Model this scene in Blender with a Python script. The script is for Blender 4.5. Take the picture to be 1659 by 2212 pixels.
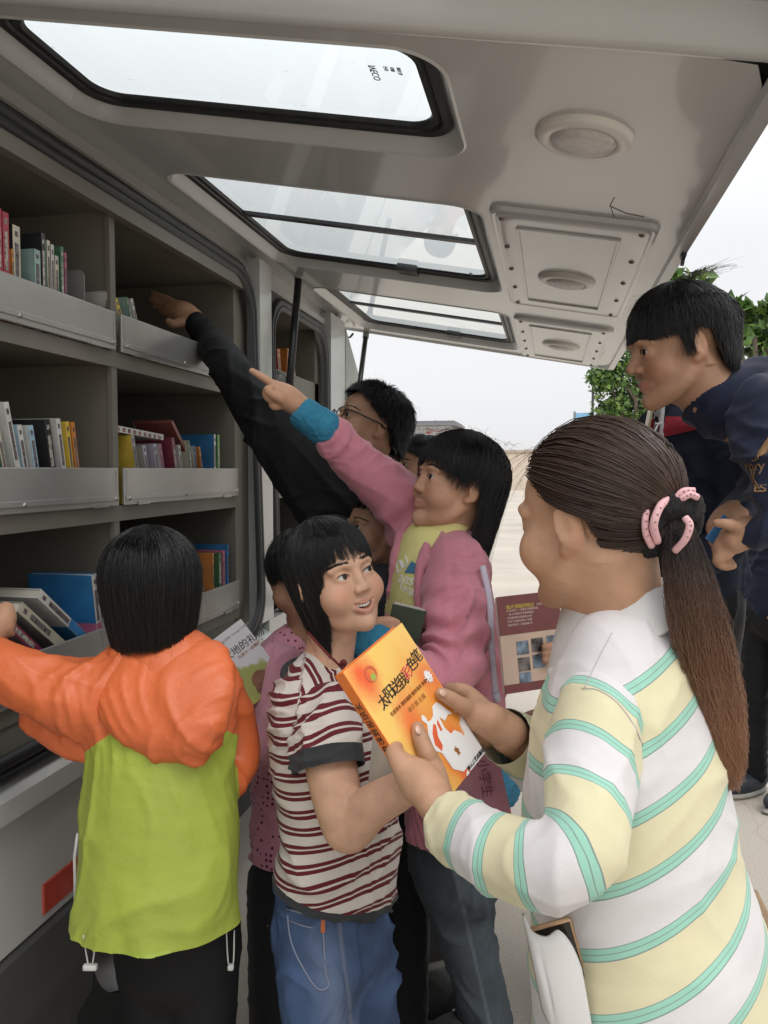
import bpy, bmesh, math, random
import numpy as np
from math import sin, cos, radians, pi
from mathutils import Vector, Matrix
SC = bpy.context.scene
for o in list(bpy.data.objects): bpy.data.objects.remove(o)
random.seed(7); RNG = np.random.default_rng(7)
# ------------------------------------------------------------------ camera
FPX = 1720.0; YAW = radians(11.8); PIT = radians(3.03); CAM = np.array([0, 0, 1.48])
FW = np.array([-sin(YAW)*cos(PIT), cos(YAW)*cos(PIT), -sin(PIT)])
RT = np.array([cos(YAW), sin(YAW), 0.0]); UP = np.cross(RT, FW)
cd = bpy.data.cameras.new('camera'); cam = bpy.data.objects.new('camera', cd); SC.collection.objects.link(cam)
cd.sensor_fit = 'HORIZONTAL'; cd.sensor_width = 36; cd.lens = 36*FPX/1659; cd.clip_start = .02; cd.clip_end = 3000
cam.matrix_world = Matrix(((RT[0], UP[0], -FW[0], 0), (RT[1], UP[1], -FW[1], 0), (RT[2], UP[2], -FW[2], 1.48), (0, 0, 0, 1)))
SC.camera = cam
# ------------------------------------------------------------------ light
W = bpy.data.worlds.new('World'); SC.world = W; W.use_nodes = True
nt = W.node_tree; nt.nodes.clear()
SUN_EL, SUN_AZ = radians(58), radians(140)
sky = nt.nodes.new('ShaderNodeTexSky'); sky.sky_type = 'NISHITA'; sky.sun_disc = False
sky.sun_elevation = SUN_EL; sky.sun_rotation = SUN_AZ
hs = nt.nodes.new('ShaderNodeHueSaturation'); hs.inputs['Saturation'].default_value = .12
nt.links.new(sky.outputs[0], hs.inputs['Color'])
b1 = nt.nodes.new('ShaderNodeBackground'); b1.inputs['Strength'].default_value = .05
nt.links.new(hs.outputs[0], b1.inputs['Color'])
tc = nt.nodes.new('ShaderNodeTexCoord'); sx = nt.nodes.new('ShaderNodeSeparateXYZ')
nt.links.new(tc.outputs['Generated'], sx.inputs[0])
cr = nt.nodes.new('ShaderNodeValToRGB')
cr.color_ramp.elements[0].position = 0.0; cr.color_ramp.elements[0].color = (.56, .56, .575, 1)
cr.color_ramp.elements[1].position = 1.0; cr.color_ramp.elements[1].color = (2.1, 2.13, 2.18, 1)
e = cr.color_ramp.elements.new(.25); e.color = (.69, .70, .715, 1)
nt.links.new(sx.outputs['Z'], cr.inputs[0])
b2 = nt.nodes.new('ShaderNodeBackground'); b2.inputs['Strength'].default_value = 1.0
nt.links.new(cr.outputs[0], b2.inputs['Color'])
ad = nt.nodes.new('ShaderNodeAddShader'); ow = nt.nodes.new('ShaderNodeOutputWorld')
nt.links.new(b1.outputs[0], ad.inputs[0]); nt.links.new(b2.outputs[0], ad.inputs[1]); nt.links.new(ad.outputs[0], ow.inputs[0])
sl = bpy.data.lights.new('sun', 'SUN'); sl.energy = .9; sl.angle = radians(25); sl.color = (1, .96, .9)
so = bpy.data.objects.new('sun', sl); SC.collection.objects.link(so)
sd = Vector((sin(SUN_AZ)*cos(SUN_EL), cos(SUN_AZ)*cos(SUN_EL), sin(SUN_EL)))
so.rotation_euler = sd.to_track_quat('Z', 'Y').to_euler(); so.location = (3, -3, 8)
vs = SC.view_settings; vs.view_transform = 'Standard'; vs.look = 'None'; vs.exposure = 0.0; vs.gamma = 1; vs.use_curve_mapping = False
SC.cycles.max_bounces = 8; SC.cycles.diffuse_bounces = 5; SC.cycles.transparent_max_bounces = 16
SC.cycles.use_denoising = True
# ------------------------------------------------------------------ picture helpers (survey the photograph)
def ray(x, y): return FW + (x-829.5)/FPX*RT - (y-1106)/FPX*UP
def P(x, y, Z): return CAM + Z*ray(x, y)
def onx(x, y, X): d = ray(x, y); return CAM + d*(X/d[0])
def onz(x, y, z): d = ray(x, y); return CAM + d*((z-1.48)/d[2])
def V3(*a): return np.array(a, float)
def unit(v): v = np.asarray(v, float); return v/(np.linalg.norm(v)+1e-12)
# ------------------------------------------------------------------ materials
MATS = {}
def _n(nt, t, **kw):
    n = nt.nodes.new(t)
    for k, v in kw.items(): setattr(n, k, v)
    return n
def mat(name, col, rough=.6, metal=0, spec=.5, var=.12, vscale=9, bump=0, bscale=60, coat=0, sss=0, sheen=0, stretch=None, dirt=None, dscale=2.5, trans=0):
    """principled with noise-varied colour; stretch = anisotropic scale of the bump noise"""
    if name in MATS: return MATS[name]
    m = bpy.data.materials.new(name); m.use_nodes = True; t = m.node_tree; p = t.nodes['Principled BSDF']
    p.inputs['Roughness'].default_value = rough; p.inputs['Metallic'].default_value = metal
    p.inputs['Specular IOR Level'].default_value = spec
    p.inputs['Coat Weight'].default_value = coat; p.inputs['Coat Roughness'].default_value = .08
    if sss:
        p.inputs['Subsurface Weight'].default_value = sss; p.inputs['Subsurface Radius'].default_value = (1, .35, .2); p.inputs['Subsurface Scale'].default_value = .006
    if sheen: p.inputs['Sheen Weight'].default_value = sheen; p.inputs['Sheen Roughness'].default_value = .5
    co = _n(t, 'ShaderNodeTexCoord')
    nz = _n(t, 'ShaderNodeTexNoise'); nz.inputs['Scale'].default_value = vscale; nz.inputs['Detail'].default_value = 6
    t.links.new(co.outputs['Object'], nz.inputs['Vector'])
    mx = _n(t, 'ShaderNodeMix', data_type='RGBA', blend_type='MULTIPLY'); mx.inputs[0].default_value = 1
    rp = _n(t, 'ShaderNodeMapRange'); rp.inputs[1].default_value = .3; rp.inputs[2].default_value = .7
    rp.inputs[3].default_value = 1-var; rp.inputs[4].default_value = 1+var
    t.links.new(nz.outputs['Fac'], rp.inputs[0])
    mx.inputs[6].default_value = (*col, 1); t.links.new(rp.outputs[0], mx.inputs[7])
    last = mx.outputs[2]
    if dirt:
        n2 = _n(t, 'ShaderNodeTexNoise'); n2.inputs['Scale'].default_value = dscale; n2.inputs['Detail'].default_value = 8; n2.inputs['Roughness'].default_value = .65
        t.links.new(co.outputs['Object'], n2.inputs['Vector'])
        r2 = _n(t, 'ShaderNodeMapRange'); r2.inputs[1].default_value = .5; r2.inputs[2].default_value = .75; r2.inputs[4].default_value = .55
        t.links.new(n2.outputs['Fac'], r2.inputs[0])
        m2 = _n(t, 'ShaderNodeMix', data_type='RGBA'); t.links.new(r2.outputs[0], m2.inputs[0]); t.links.new(last, m2.inputs[6]); m2.inputs[7].default_value = (*dirt, 1)
        last = m2.outputs[2]
    t.links.new(last, p.inputs['Base Color'])
    if bump:
        nb = _n(t, 'ShaderNodeTexNoise'); nb.inputs['Scale'].default_value = bscale; nb.inputs['Detail'].default_value = 4
        if stretch:
            mp = _n(t, 'ShaderNodeMapping'); mp.inputs['Scale'].default_value = stretch
            t.links.new(co.outputs['Object'], mp.inputs['Vector']); t.links.new(mp.outputs[0], nb.inputs['Vector'])
        else: t.links.new(co.outputs['Object'], nb.inputs['Vector'])
        bp = _n(t, 'ShaderNodeBump'); bp.inputs['Strength'].default_value = bump; bp.inputs['Distance'].default_value = .01
        t.links.new(nb.outputs['Fac'], bp.inputs['Height']); t.links.new(bp.outputs[0], p.inputs['Normal'])
    if trans: p.inputs['Transmission Weight'].default_value = trans
    MATS[name] = m; return m
def base_socket(m): return m.node_tree.nodes['Principled BSDF'].inputs['Base Color']
def tint(m, attr, col, fac=1.0, crisp=False):
    """mix a colour over the base where a point attribute (0..1) says so"""
    t = m.node_tree; s = base_socket(m); src = s.links[0].from_socket
    a = _n(t, 'ShaderNodeAttribute', attribute_name=attr)
    mm = _n(t, 'ShaderNodeMath', operation='MULTIPLY', use_clamp=True); mm.inputs[1].default_value = fac; t.links.new(a.outputs['Fac'], mm.inputs[0])
    if crisp: mm.operation = 'GREATER_THAN'; mm.inputs[1].default_value = .5
    x = _n(t, 'ShaderNodeMix', data_type='RGBA'); t.links.new(mm.outputs[0], x.inputs[0]); t.links.new(src, x.inputs[6]); x.inputs[7].default_value = (*col, 1)
    t.links.new(x.outputs[2], s); return m
def bands(m, attr, period, stops):
    """replace base colour by a repeating band pattern along an attribute in metres; stops = [(pos 0..1, colour)]"""
    t = m.node_tree; s = base_socket(m); src = s.links[0].from_socket
    a = _n(t, 'ShaderNodeAttribute', attribute_name=attr)
    d = _n(t, 'ShaderNodeMath', operation='DIVIDE'); d.inputs[1].default_value = period; t.links.new(a.outputs['Fac'], d.inputs[0])
    f = _n(t, 'ShaderNodeMath', operation='FRACT'); t.links.new(d.outputs[0], f.inputs[0])
    r = _n(t, 'ShaderNodeValToRGB'); r.color_ramp.interpolation = 'CONSTANT'
    el = r.color_ramp.elements; el[0].position = stops[0][0]; el[0].color = (*stops[0][1], 1); el[1].position = stops[1][0]; el[1].color = (*stops[1][1], 1)
    for p_, c_ in stops[2:]: q = el.new(p_); q.color = (*c_, 1)
    t.links.new(f.outputs[0], r.inputs[0])
    x = _n(t, 'ShaderNodeMix', data_type='RGBA', blend_type='MULTIPLY'); x.inputs[0].default_value = 1
    t.links.new(r.outputs[0], x.inputs[6]); t.links.new(src, x.inputs[7]); t.links.new(x.outputs[2], s); return m
def flat(name, col, rough=.55): return mat(name, col, rough, var=.03)
# ------------------------------------------------------------------ objects
COL = SC.collection
def tag(o, label=None, cat=None, group=None, kind=None):
    if label: o['label'] = label
    if cat: o['category'] = cat
    if group: o['group'] = group
    if kind: o['kind'] = kind
    return o
def root(name, label, cat, loc=(0, 0, 0), group=None):
    o = bpy.data.objects.new(name, None); COL.objects.link(o); o.location = tuple(float(c) for c in loc); o.empty_display_size = .1
    return tag(o, label, cat, group)
def origin(o):
    p = Vector((0, 0, 0))
    while o is not None: p = p + o.location; o = o.parent
    return p
def mesh(name, v, f, m=None, parent=None, smooth=True, loc=None, mi=None, attrs=None):
    """v in world coordinates; becomes a child placed at the same world spot"""
    me = bpy.data.meshes.new(name)
    v = np.asarray(v, float).reshape(-1, 3)
    org = np.array(loc, float) if loc is not None else np.zeros(3)
    if isinstance(f, np.ndarray) and len(f):
        k = f.shape[1]; n = len(f)
        me.vertices.add(len(v)); me.vertices.foreach_set('co', (v-org).astype(np.float32).ravel())
        me.loops.add(n*k); me.loops.foreach_set('vertex_index', f.astype(np.int32).ravel())
        me.polygons.add(n); me.polygons.foreach_set('loop_start', np.arange(0, n*k, k, dtype=np.int32))
        me.update(calc_edges=True); me.validate()
    else:
        me.from_pydata([tuple(p) for p in (v-org)], [], [tuple(int(i) for i in q) for q in f])
    if smooth: me.polygons.foreach_set('use_smooth', [True]*len(me.polygons))
    ms = m if isinstance(m, (list, tuple)) else [m]
    for q in ms:
        if q: me.materials.append(q)
    if mi is not None: me.polygons.foreach_set('material_index', np.asarray(mi, np.int32))
    if attrs:
        for k_, a_ in attrs.items():
            at = me.attributes.new(k_, 'FLOAT', 'POINT'); at.data.foreach_set('value', np.asarray(a_, np.float32))
    o = bpy.data.objects.new(name, me); COL.objects.link(o)
    o.location = tuple(org)
    if parent:
        o.parent = parent; po = origin(parent); o.location = Vector(org) - po
    return o
class MB:
    """collects pieces into one mesh"""
    def __init__(s): s.v = []; s.f = []; s.m = []
    def add(s, v, f, mi=0):
        b = len(s.v); s.v += [tuple(float(c) for c in q) for q in v]; s.f += [tuple(int(i)+b for i in q) for q in f]; s.m += [mi]*len(f); return s
    def box(s, lo, hi, mi=0, bev=0):
        lo, hi = np.minimum(lo, hi), np.maximum(lo, hi)
        return s.obox((np.array(lo)+hi)/2, (1, 0, 0), (0, 1, 0), (hi-np.array(lo))/2, mi, bev)
    def obox(s, c, ax, ay, half, mi=0, bev=0):
        ax = unit(ax); ay = unit(np.asarray(ay, float)-ax*np.dot(ax, ay)); az = np.cross(ax, ay); c = np.asarray(c, float)
        if not bev:
            v = [c+ax*half[0]*i+ay*half[1]*j+az*half[2]*k for i in (-1, 1) for j in (-1, 1) for k in (-1, 1)]
            return s.add(v, [(0, 1, 3, 2), (4, 6, 7, 5), (0, 4, 5, 1), (2, 3, 7, 6), (0, 2, 6, 4), (1, 5, 7, 3)], mi)
        bm = bmesh.new(); bmesh.ops.create_cube(bm, size=2)
        for q in bm.verts: q.co = Vector((q.co[0]*half[0], q.co[1]*half[1], q.co[2]*half[2]))
        bmesh.ops.bevel(bm, geom=bm.edges[:], offset=min(bev, min(half)*.9), segments=2, affect='EDGES', profile=.5)
        bm.verts.index_update()
        v = [c+ax*q.co[0]+ay*q.co[1]+az*q.co[2] for q in bm.verts]; f = [[w.index for w in q.verts] for q in bm.faces]; bm.free()
        return s.add(v, f, mi)
    def tube(s, pts, r, n=8, mi=0, cap=True, flatn=None, flat=1.0):
        pts = [np.asarray(p, float) for p in pts]; M = len(pts); rr = r if hasattr(r, '__len__') else [r]*M
        up = None; v = []
        for i, p in enumerate(pts):
            t = unit(pts[min(i+1, M-1)]-pts[max(i-1, 0)])
            if up is None: up = np.asarray(flatn, float) if flatn is not None else (V3(0, 0, 1) if abs(t[2]) < .9 else V3(1, 0, 0))
            a = unit(up-t*np.dot(up, t)); b = np.cross(t, a); up = a
            v += [p+rr[i]*(a*cos(q)*flat+b*sin(q)) for q in np.arange(n)*2*pi/n]
        f = [(i*n+j, i*n+(j+1) % n, (i+1)*n+(j+1) % n, (i+1)*n+j) for i in range(M-1) for j in range(n)]
        if cap: f += [tuple(range(n))[::-1], tuple(range((M-1)*n, M*n))]
        return s.add(v, f, mi)
    def lathe(s, c, ax, prof, n=24, mi=0):
        """prof = [(radius, along axis)]"""
        ax = unit(ax); a = unit(np.cross(ax, (0.3, .9, .2) if abs(ax[2]) > .5 else (0, 0, 1))); b = np.cross(ax, a); c = np.asarray(c, float)
        v = [c+ax*h+(a*cos(q)+b*sin(q))*max(r, 1e-5) for r, h in prof for q in np.arange(n)*2*pi/n]
        f = [(i*n+j, i*n+(j+1) % n, (i+1)*n+(j+1) % n, (i+1)*n+j) for i in range(len(prof)-1) for j in range(n)]
        return s.add(v, f, mi)
    def prism(s, poly, d, mi=0):
        """poly = list of 3-D points in a plane, extruded by vector d"""
        n = len(poly); d = np.asarray(d, float); v = [np.asarray(p, float) for p in poly]; v = v+[p+d for p in v]
        return s.add(v, [tuple(range(n))[::-1], tuple(range(n, 2*n))]+[(i, (i+1) % n, n+(i+1) % n, n+i) for i in range(n)], mi)
    def build(s, name, m, parent=None, smooth=False, loc=None, fix=True):
        o = mesh(name, s.v, s.f, m, parent, smooth, loc, s.m)
        if fix:
            bm = bmesh.new(); bm.from_mesh(o.data); bmesh.ops.recalc_face_normals(bm, faces=bm.faces[:]); bm.to_mesh(o.data); bm.free()
        if smooth == 'auto':
            o.data.polygons.foreach_set('use_smooth', [True]*len(o.data.polygons))
            o.data.set_sharp_from_angle(angle=radians(35))
        return o
def rrect(x0, x1, y0, y1, r, n=6):
    p = []
    for cx, cy, a0 in ((x1-r, y1-r, 0), (x0+r, y1-r, 90), (x0+r, y0+r, 180), (x1-r, y0+r, 270)):
        p += [(cx+r*cos(radians(a0+90*i/n)), cy+r*sin(radians(a0+90*i/n))) for i in range(n+1)]
    return p
def loft(rings, closed=True):
    n = len(rings[0]); v = [q for r in rings for q in r]
    f = [(i*n+j, i*n+(j+1) % n, (i+1)*n+(j+1) % n, (i+1)*n+j) for i in range(len(rings)-1) for j in range(n if closed else n-1)]
    return v, f
def text_mesh(name, s, o, ex, ey, size, m, parent, depth=.0004, align='LEFT', spacing=1.0, shear=0):
    """lettering as thin real geometry lying on a surface: o = origin, ex = reading direction, ey = letter-up direction"""
    cu = bpy.data.curves.new(name, 'FONT'); cu.body = s; cu.size = size; cu.extrude = depth; cu.align_x = align; cu.align_y = 'CENTER'; cu.space_character = spacing; cu.shear = shear
    cu.resolution_u = 3
    ob = bpy.data.objects.new(name, cu); COL.objects.link(ob)
    dg = bpy.context.evaluated_depsgraph_get(); me = bpy.data.meshes.new_from_object(ob.evaluated_get(dg))
    bpy.data.objects.remove(ob); bpy.data.curves.remove(cu)
    ex = unit(ex); ey = unit(np.asarray(ey, float)-ex*np.dot(ex, ey)); ez = np.cross(ex, ey); o = np.asarray(o, float)
    v = [o+ex*q.co[0]+ey*q.co[1]+ez*q.co[2] for q in me.vertices]; f = [list(q.vertices) for q in me.polygons]
    bpy.data.meshes.remove(me)
    return mesh(name, v, f, m, parent, False)
# ------------------------------------------------------------------ ground, wall, far things
def ground_mat():
    m = mat('concrete', (.43, .385, .325), .85, var=.10, vscale=.9, bump=.15, bscale=90, dirt=(.36, .31, .25), dscale=.35)
    t = m.node_tree; s = base_socket(m); src = s.links[0].from_socket
    co = _n(t, 'ShaderNodeTexCoord'); sp = _n(t, 'ShaderNodeSeparateXYZ'); t.links.new(co.outputs['Object'], sp.inputs[0])
    fac = None
    for ax, per, off in (('X', 5.5, 1.9), ('Y', 2.6, .95)):
        a = _n(t, 'ShaderNodeMath', operation='ADD'); a.inputs[1].default_value = off; t.links.new(sp.outputs[ax], a.inputs[0])
        d = _n(t, 'ShaderNodeMath', operation='PINGPONG'); d.inputs[1].default_value = per/2; t.links.new(a.outputs[0], d.inputs[0])
        l = _n(t, 'ShaderNodeMath', operation='LESS_THAN'); l.inputs[1].default_value = .006; t.links.new(d.outputs[0], l.inputs[0])
        if fac is None: fac = l.outputs[0]
        else:
            q = _n(t, 'ShaderNodeMath', operation='MAXIMUM'); t.links.new(fac, q.inputs[0]); t.links.new(l.outputs[0], q.inputs[1]); fac = q.outputs[0]
    x = _n(t, 'ShaderNodeMix', data_type='RGBA'); t.links.new(fac, x.inputs[0]); t.links.new(src, x.inputs[6]); x.inputs[7].default_value = (.22, .18, .13, 1); t.links.new(x.outputs[2], s)
    n2 = _n(t, 'ShaderNodeTexNoise'); n2.inputs['Scale'].default_value = 160; n2.inputs['Detail'].default_value = 2; t.links.new(co.outputs['Object'], n2.inputs['Vector'])
    r2 = _n(t, 'ShaderNodeMapRange'); r2.inputs[1].default_value = .35; r2.inputs[2].default_value = .65; r2.inputs[3].default_value = .8; r2.inputs[4].default_value = 1.15; t.links.new(n2.outputs['Fac'], r2.inputs[0])
    x2 = _n(t, 'ShaderNodeMix', data_type='RGBA', blend_type='MULTIPLY'); x2.inputs[0].default_value = .6; t.links.new(x.outputs[2], x2.inputs[6]); t.links.new(r2.outputs[0], x2.inputs[7]); t.links.new(x2.outputs[2], s)
    return m
gv = [(-600, -400, 0), (600, -400, 0), (600, 900, 0), (-600, 900, 0)]
tag(mesh('ground', gv, [(0, 1, 2, 3)], ground_mat(), None, False), 'sandy beige concrete yard with thin expansion joints', kind='structure')
WALLM = mat('boundary_plaster', (.62, .53, .43), .9, var=.06, vscale=1.5, dirt=(.5, .42, .34), dscale=.6)
b = MB(); b.box((-30, 60, 0), (40, 60.3, 2.75)); b.box((-30, 59.9, 2.75), (40, 60.4, 2.95), 1)
tag(b.build('boundary_wall', [WALLM, mat('wall_cap', (.45, .36, .29), .9)]), 'long low beige wall along the far side of the yard', 'wall')
# gate house
gh = root('gate_house', 'small white brick gatehouse with a flat overhanging roof', 'building', (-7.4, 41, 0))
def brick_mat():
    m = mat('white_brick', (.62, .62, .62), .85); t = m.node_tree; s = base_socket(m)
    bt = _n(t, 'ShaderNodeTexBrick'); co = _n(t, 'ShaderNodeTexCoord'); mp = _n(t, 'ShaderNodeMapping'); mp.inputs['Rotation'].default_value = (radians(90), 0, 0)
    t.links.new(co.outputs['Object'], mp.inputs[0]); t.links.new(mp.outputs[0], bt.inputs['Vector'])
    bt.inputs['Color1'].default_value = (.66, .66, .67, 1); bt.inputs['Color2'].default_value = (.56, .56, .57, 1); bt.inputs['Mortar'].default_value = (.36, .36, .36, 1)
    bt.inputs['Scale'].default_value = 1.0; bt.inputs['Brick Width'].default_value = .5; bt.inputs['Row Height'].default_value = .22; bt.inputs['Mortar Size'].default_value = .02
    t.links.new(bt.outputs[0], s); return m
BR = brick_mat(); ROOFM = mat('roof_slab_grey', (.2, .2, .21), .8)
Zg = 45.0
g0 = P(893, 1000, Zg); g1 = P(974, 1000, Zg); gt = P(930, 921, Zg)[2]
gh.location = (float(g0[0]), float(g0[1]), 0)
b = MB(); b.box((g0[0]-1.2, g0[1], 0), (g1[0], g0[1]+3, gt)); b.build('wall', BR, gh)
b = MB(); b.box((g0[0]-1.9, g0[1]-.7, gt), (g1[0]+.45, g0[1]+3.6, gt+.14)); b.box((g0[0]-1.8, g0[1]-.6, gt+.14), (g1[0]+.3, g0[1]+3.5, gt+.26)); b.build('roof', ROOFM, gh)
b = MB()
for i in range(5): b.box((g0[0]+.05+.12*i, g0[1]-.05, gt-1.4), (g0[0]+.08+.12*i, g0[1]-.02, gt-.4))
b.box((g0[0]-.05, g0[1]-.05, gt-.42), (g0[0]+.65, g0[1]-.01, gt-.38)); wf = b.build('window', mat('window_bar_white', (.5, .5, .5)), gh)
b = MB(); b.box((g0[0]-.05, g0[1]-.012, gt-1.4), (g0[0]+.65, g0[1]-.004, gt-.4)); b.build('pane', mat('window_dark', (.06, .07, .08), .2), wf)
b = MB(); b.box((g1[0]-1.35, g0[1]-.03, gt-.42), (g1[0]-1.05, g0[1]-.005, gt-.3)); b.tube([(g0[0]+.7, g0[1]-.05, gt-.15), (g0[0]+1.3, g0[1]-.06, gt-.32), (g1[0]-.1, g0[1]-.05, gt-.2)], .02, 5); b.build('cable', mat('cable_red', (.4, .12, .1)), gh)
# metal bar fence by the gatehouse
fe = root('bar_fence', 'white metal bar fence standing left of the gatehouse', 'fence', (g0[0]-3.2, g0[1]-.6, 0))
b = MB()
for i in range(26): b.box((g0[0]-3.2+.13*i, g0[1]-.62, .1), (g0[0]-3.17+.13*i, g0[1]-.59, gt-.75))
for z in (.3, 1.2, gt-.8): b.box((g0[0]-3.25, g0[1]-.585, z), (g0[0]+.2, g0[1]-.55, z+.05))
b.build('railing', mat('fence_paint', (.6, .6, .6), .5), fe)
for x in (g0[0]-3.28, g0[0]+.22): b = MB(); b.box((x-.04, g0[1]-.66, 0), (x+.04, g0[1]-.58, gt-.6)); b.build('post', mat('fence_paint', (.6, .6, .6), .5), fe)
# pole + boards near the tree
pl = root('pole', 'thin dark pole standing in front of the leafy tree', 'pole', onz(1281, 1060, 0)*0+P(1281, 1106, 22)*V3(1, 1, 0))
q = P(1281, 835, 22); b = MB(); b.tube([(q[0], q[1], 0), (q[0], q[1], q[2])], .035, 8); b.build('shaft', mat('pole_dark', (.05, .055, .06), .5), pl)
b = MB(); b.box((q[0]-.05, q[1]-.05, q[2]-1.1), (q[0]+.05, q[1]-.036, q[2]-.85)); b.build('clamp', mat('pole_dark', (.05, .055, .06), .5), pl)
def board(x0, x1, y0, y1, Z, label, cols, words):
    a = P(x0, y0, Z); c = P(x1, y1, Z); r = root('notice_board', label, 'sign', (a[0], a[1], 0), 'notice boards by the tree')
    for xx in (a[0], c[0]): b = MB(); b.box((xx-.03, a[1]-.03, 0), (xx+.03, a[1]+.03, a[2]+.04)); b.build('post', mat('post_grey', (.25, .27, .3), .5), r)
    b = MB(); b.box((a[0]+.03, a[1]-.02, c[2]), (c[0]-.03, a[1]+.02, a[2])); b.build('panel', cols, r)
    text_mesh('lettering', words[0], ((a[0]+c[0])/2, a[1]-.022, a[2]-.42*(a[2]-c[2])), (1, 0, 0), (0, 0, 1), words[1], flat('sign_ink', words[2]), r, align='CENTER')
bm_ = mat('board_blue', (.25, .5, .75), .5, var=.35, vscale=2.2)
board(1241, 1278, 892, 990, 22.5, 'pale blue printed notice board on two posts near the tree', bm_, ('中国', .22, (.7, .15, .12)))
board(1290, 1322, 890, 990, 22.4, 'white notice board with dark brush strokes beside the pole', mat('board_white', (.7, .72, .72), .5), ('大', .3, (.05, .07, .07)))
# trees
LEAFM = [mat('leaf_green', (.075, .15, .03), .5, var=.45, vscale=3, sss=0), mat('leaf_light', (.17, .27, .055), .5, var=.35, vscale=3), mat('leaf_dark', (.04, .085, .02), .55, var=.35, vscale=3)]
BARK = mat('bark', (.12, .09, .07), .9, var=.3, vscale=20)
def tree(label, base, h, blobs, n, ls, seed, name='leafy_tree'):
    R = np.random.default_rng(seed); base = np.asarray(base, float)
    r = root(name, label, 'tree', base, 'trees at the yard edge')
    b = MB(); top = base+V3(0, 0, h*.75); b.tube([base, base+V3(.1, 0, h*.3), top], [h*.03, h*.024, h*.008], 8)
    for c, rad in blobs:
        c = np.asarray(c, float); b.tube([base+V3(.05, 0, h*.33), (base+V3(0, 0, h*.5)+c)/2+R.normal(0, .1, 3), c], [h*.014, h*.009, h*.003], 6)
    b.build('trunk', BARK, r)
    V = []; Fc = []; MI = []
    for c, rad in blobs:
        c = np.asarray(c, float)
        for _ in range(n):
            d = unit(R.normal(size=3)); p = c+d*np.asarray(rad)*(R.random()**.6)*(1+.18*R.normal())
            a = unit(R.normal(size=3)+V3(0, 0, -.4)); s_ = unit(np.cross(a, R.normal(size=3))); L = ls*(.45+1.0*R.random()); w = L*.32
            i = len(V); nn = np.cross(a, s_)
            V += [p, p+a*L*.5+s_*w+nn*w*.25, p+a*L, p+a*L*.5-s_*w+nn*w*.25]; Fc += [(i, i+1, i+2), (i, i+2, i+3)]
            k = int(R.choice(3, p=(.5, .3, .2))); MI += [k, k]
    mesh('crown', V, Fc, LEAFM, r, False, mi=MI)
def blob(x, y, Z, rpx): return (P(x, y, Z), np.full(3, rpx*Z/FPX))
tr0 = P(1370, 1106, 19)
tree('dense green tree with hanging leaves behind the bending boy', tr0*V3(1, 1, 0), 4.6,
     [blob(1330, 800, 19, 52), blob(1385, 770, 19, 60), blob(1335, 868, 19.2, 55), blob(1400, 850, 19, 70), blob(1320, 905, 19.3, 40), blob(1385, 920, 19, 60), blob(1450, 800, 19, 70), blob(1450, 900, 19, 60), blob(1300, 815, 19, 28), blob(1375, 700, 19.4, 55), blob(1440, 690, 19.4, 60)], 820, .125, 3)
tr1 = P(1620, 1106, 11)
tree('young tree with pale leaves rising above the navy boy', tr1*V3(1, 1, 0), 4.4,
     [blob(1450, 605, 11, 30), blob(1500, 625, 11, 34), blob(1590, 690, 11, 36), blob(1650, 700, 11, 40), blob(1640, 740, 11, 40), blob(1580, 745, 11, 40), blob(1600, 670, 11, 22), blob(1655, 670, 11, 20), blob(1440, 590, 11, 16)], 130, .17, 5)
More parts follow.
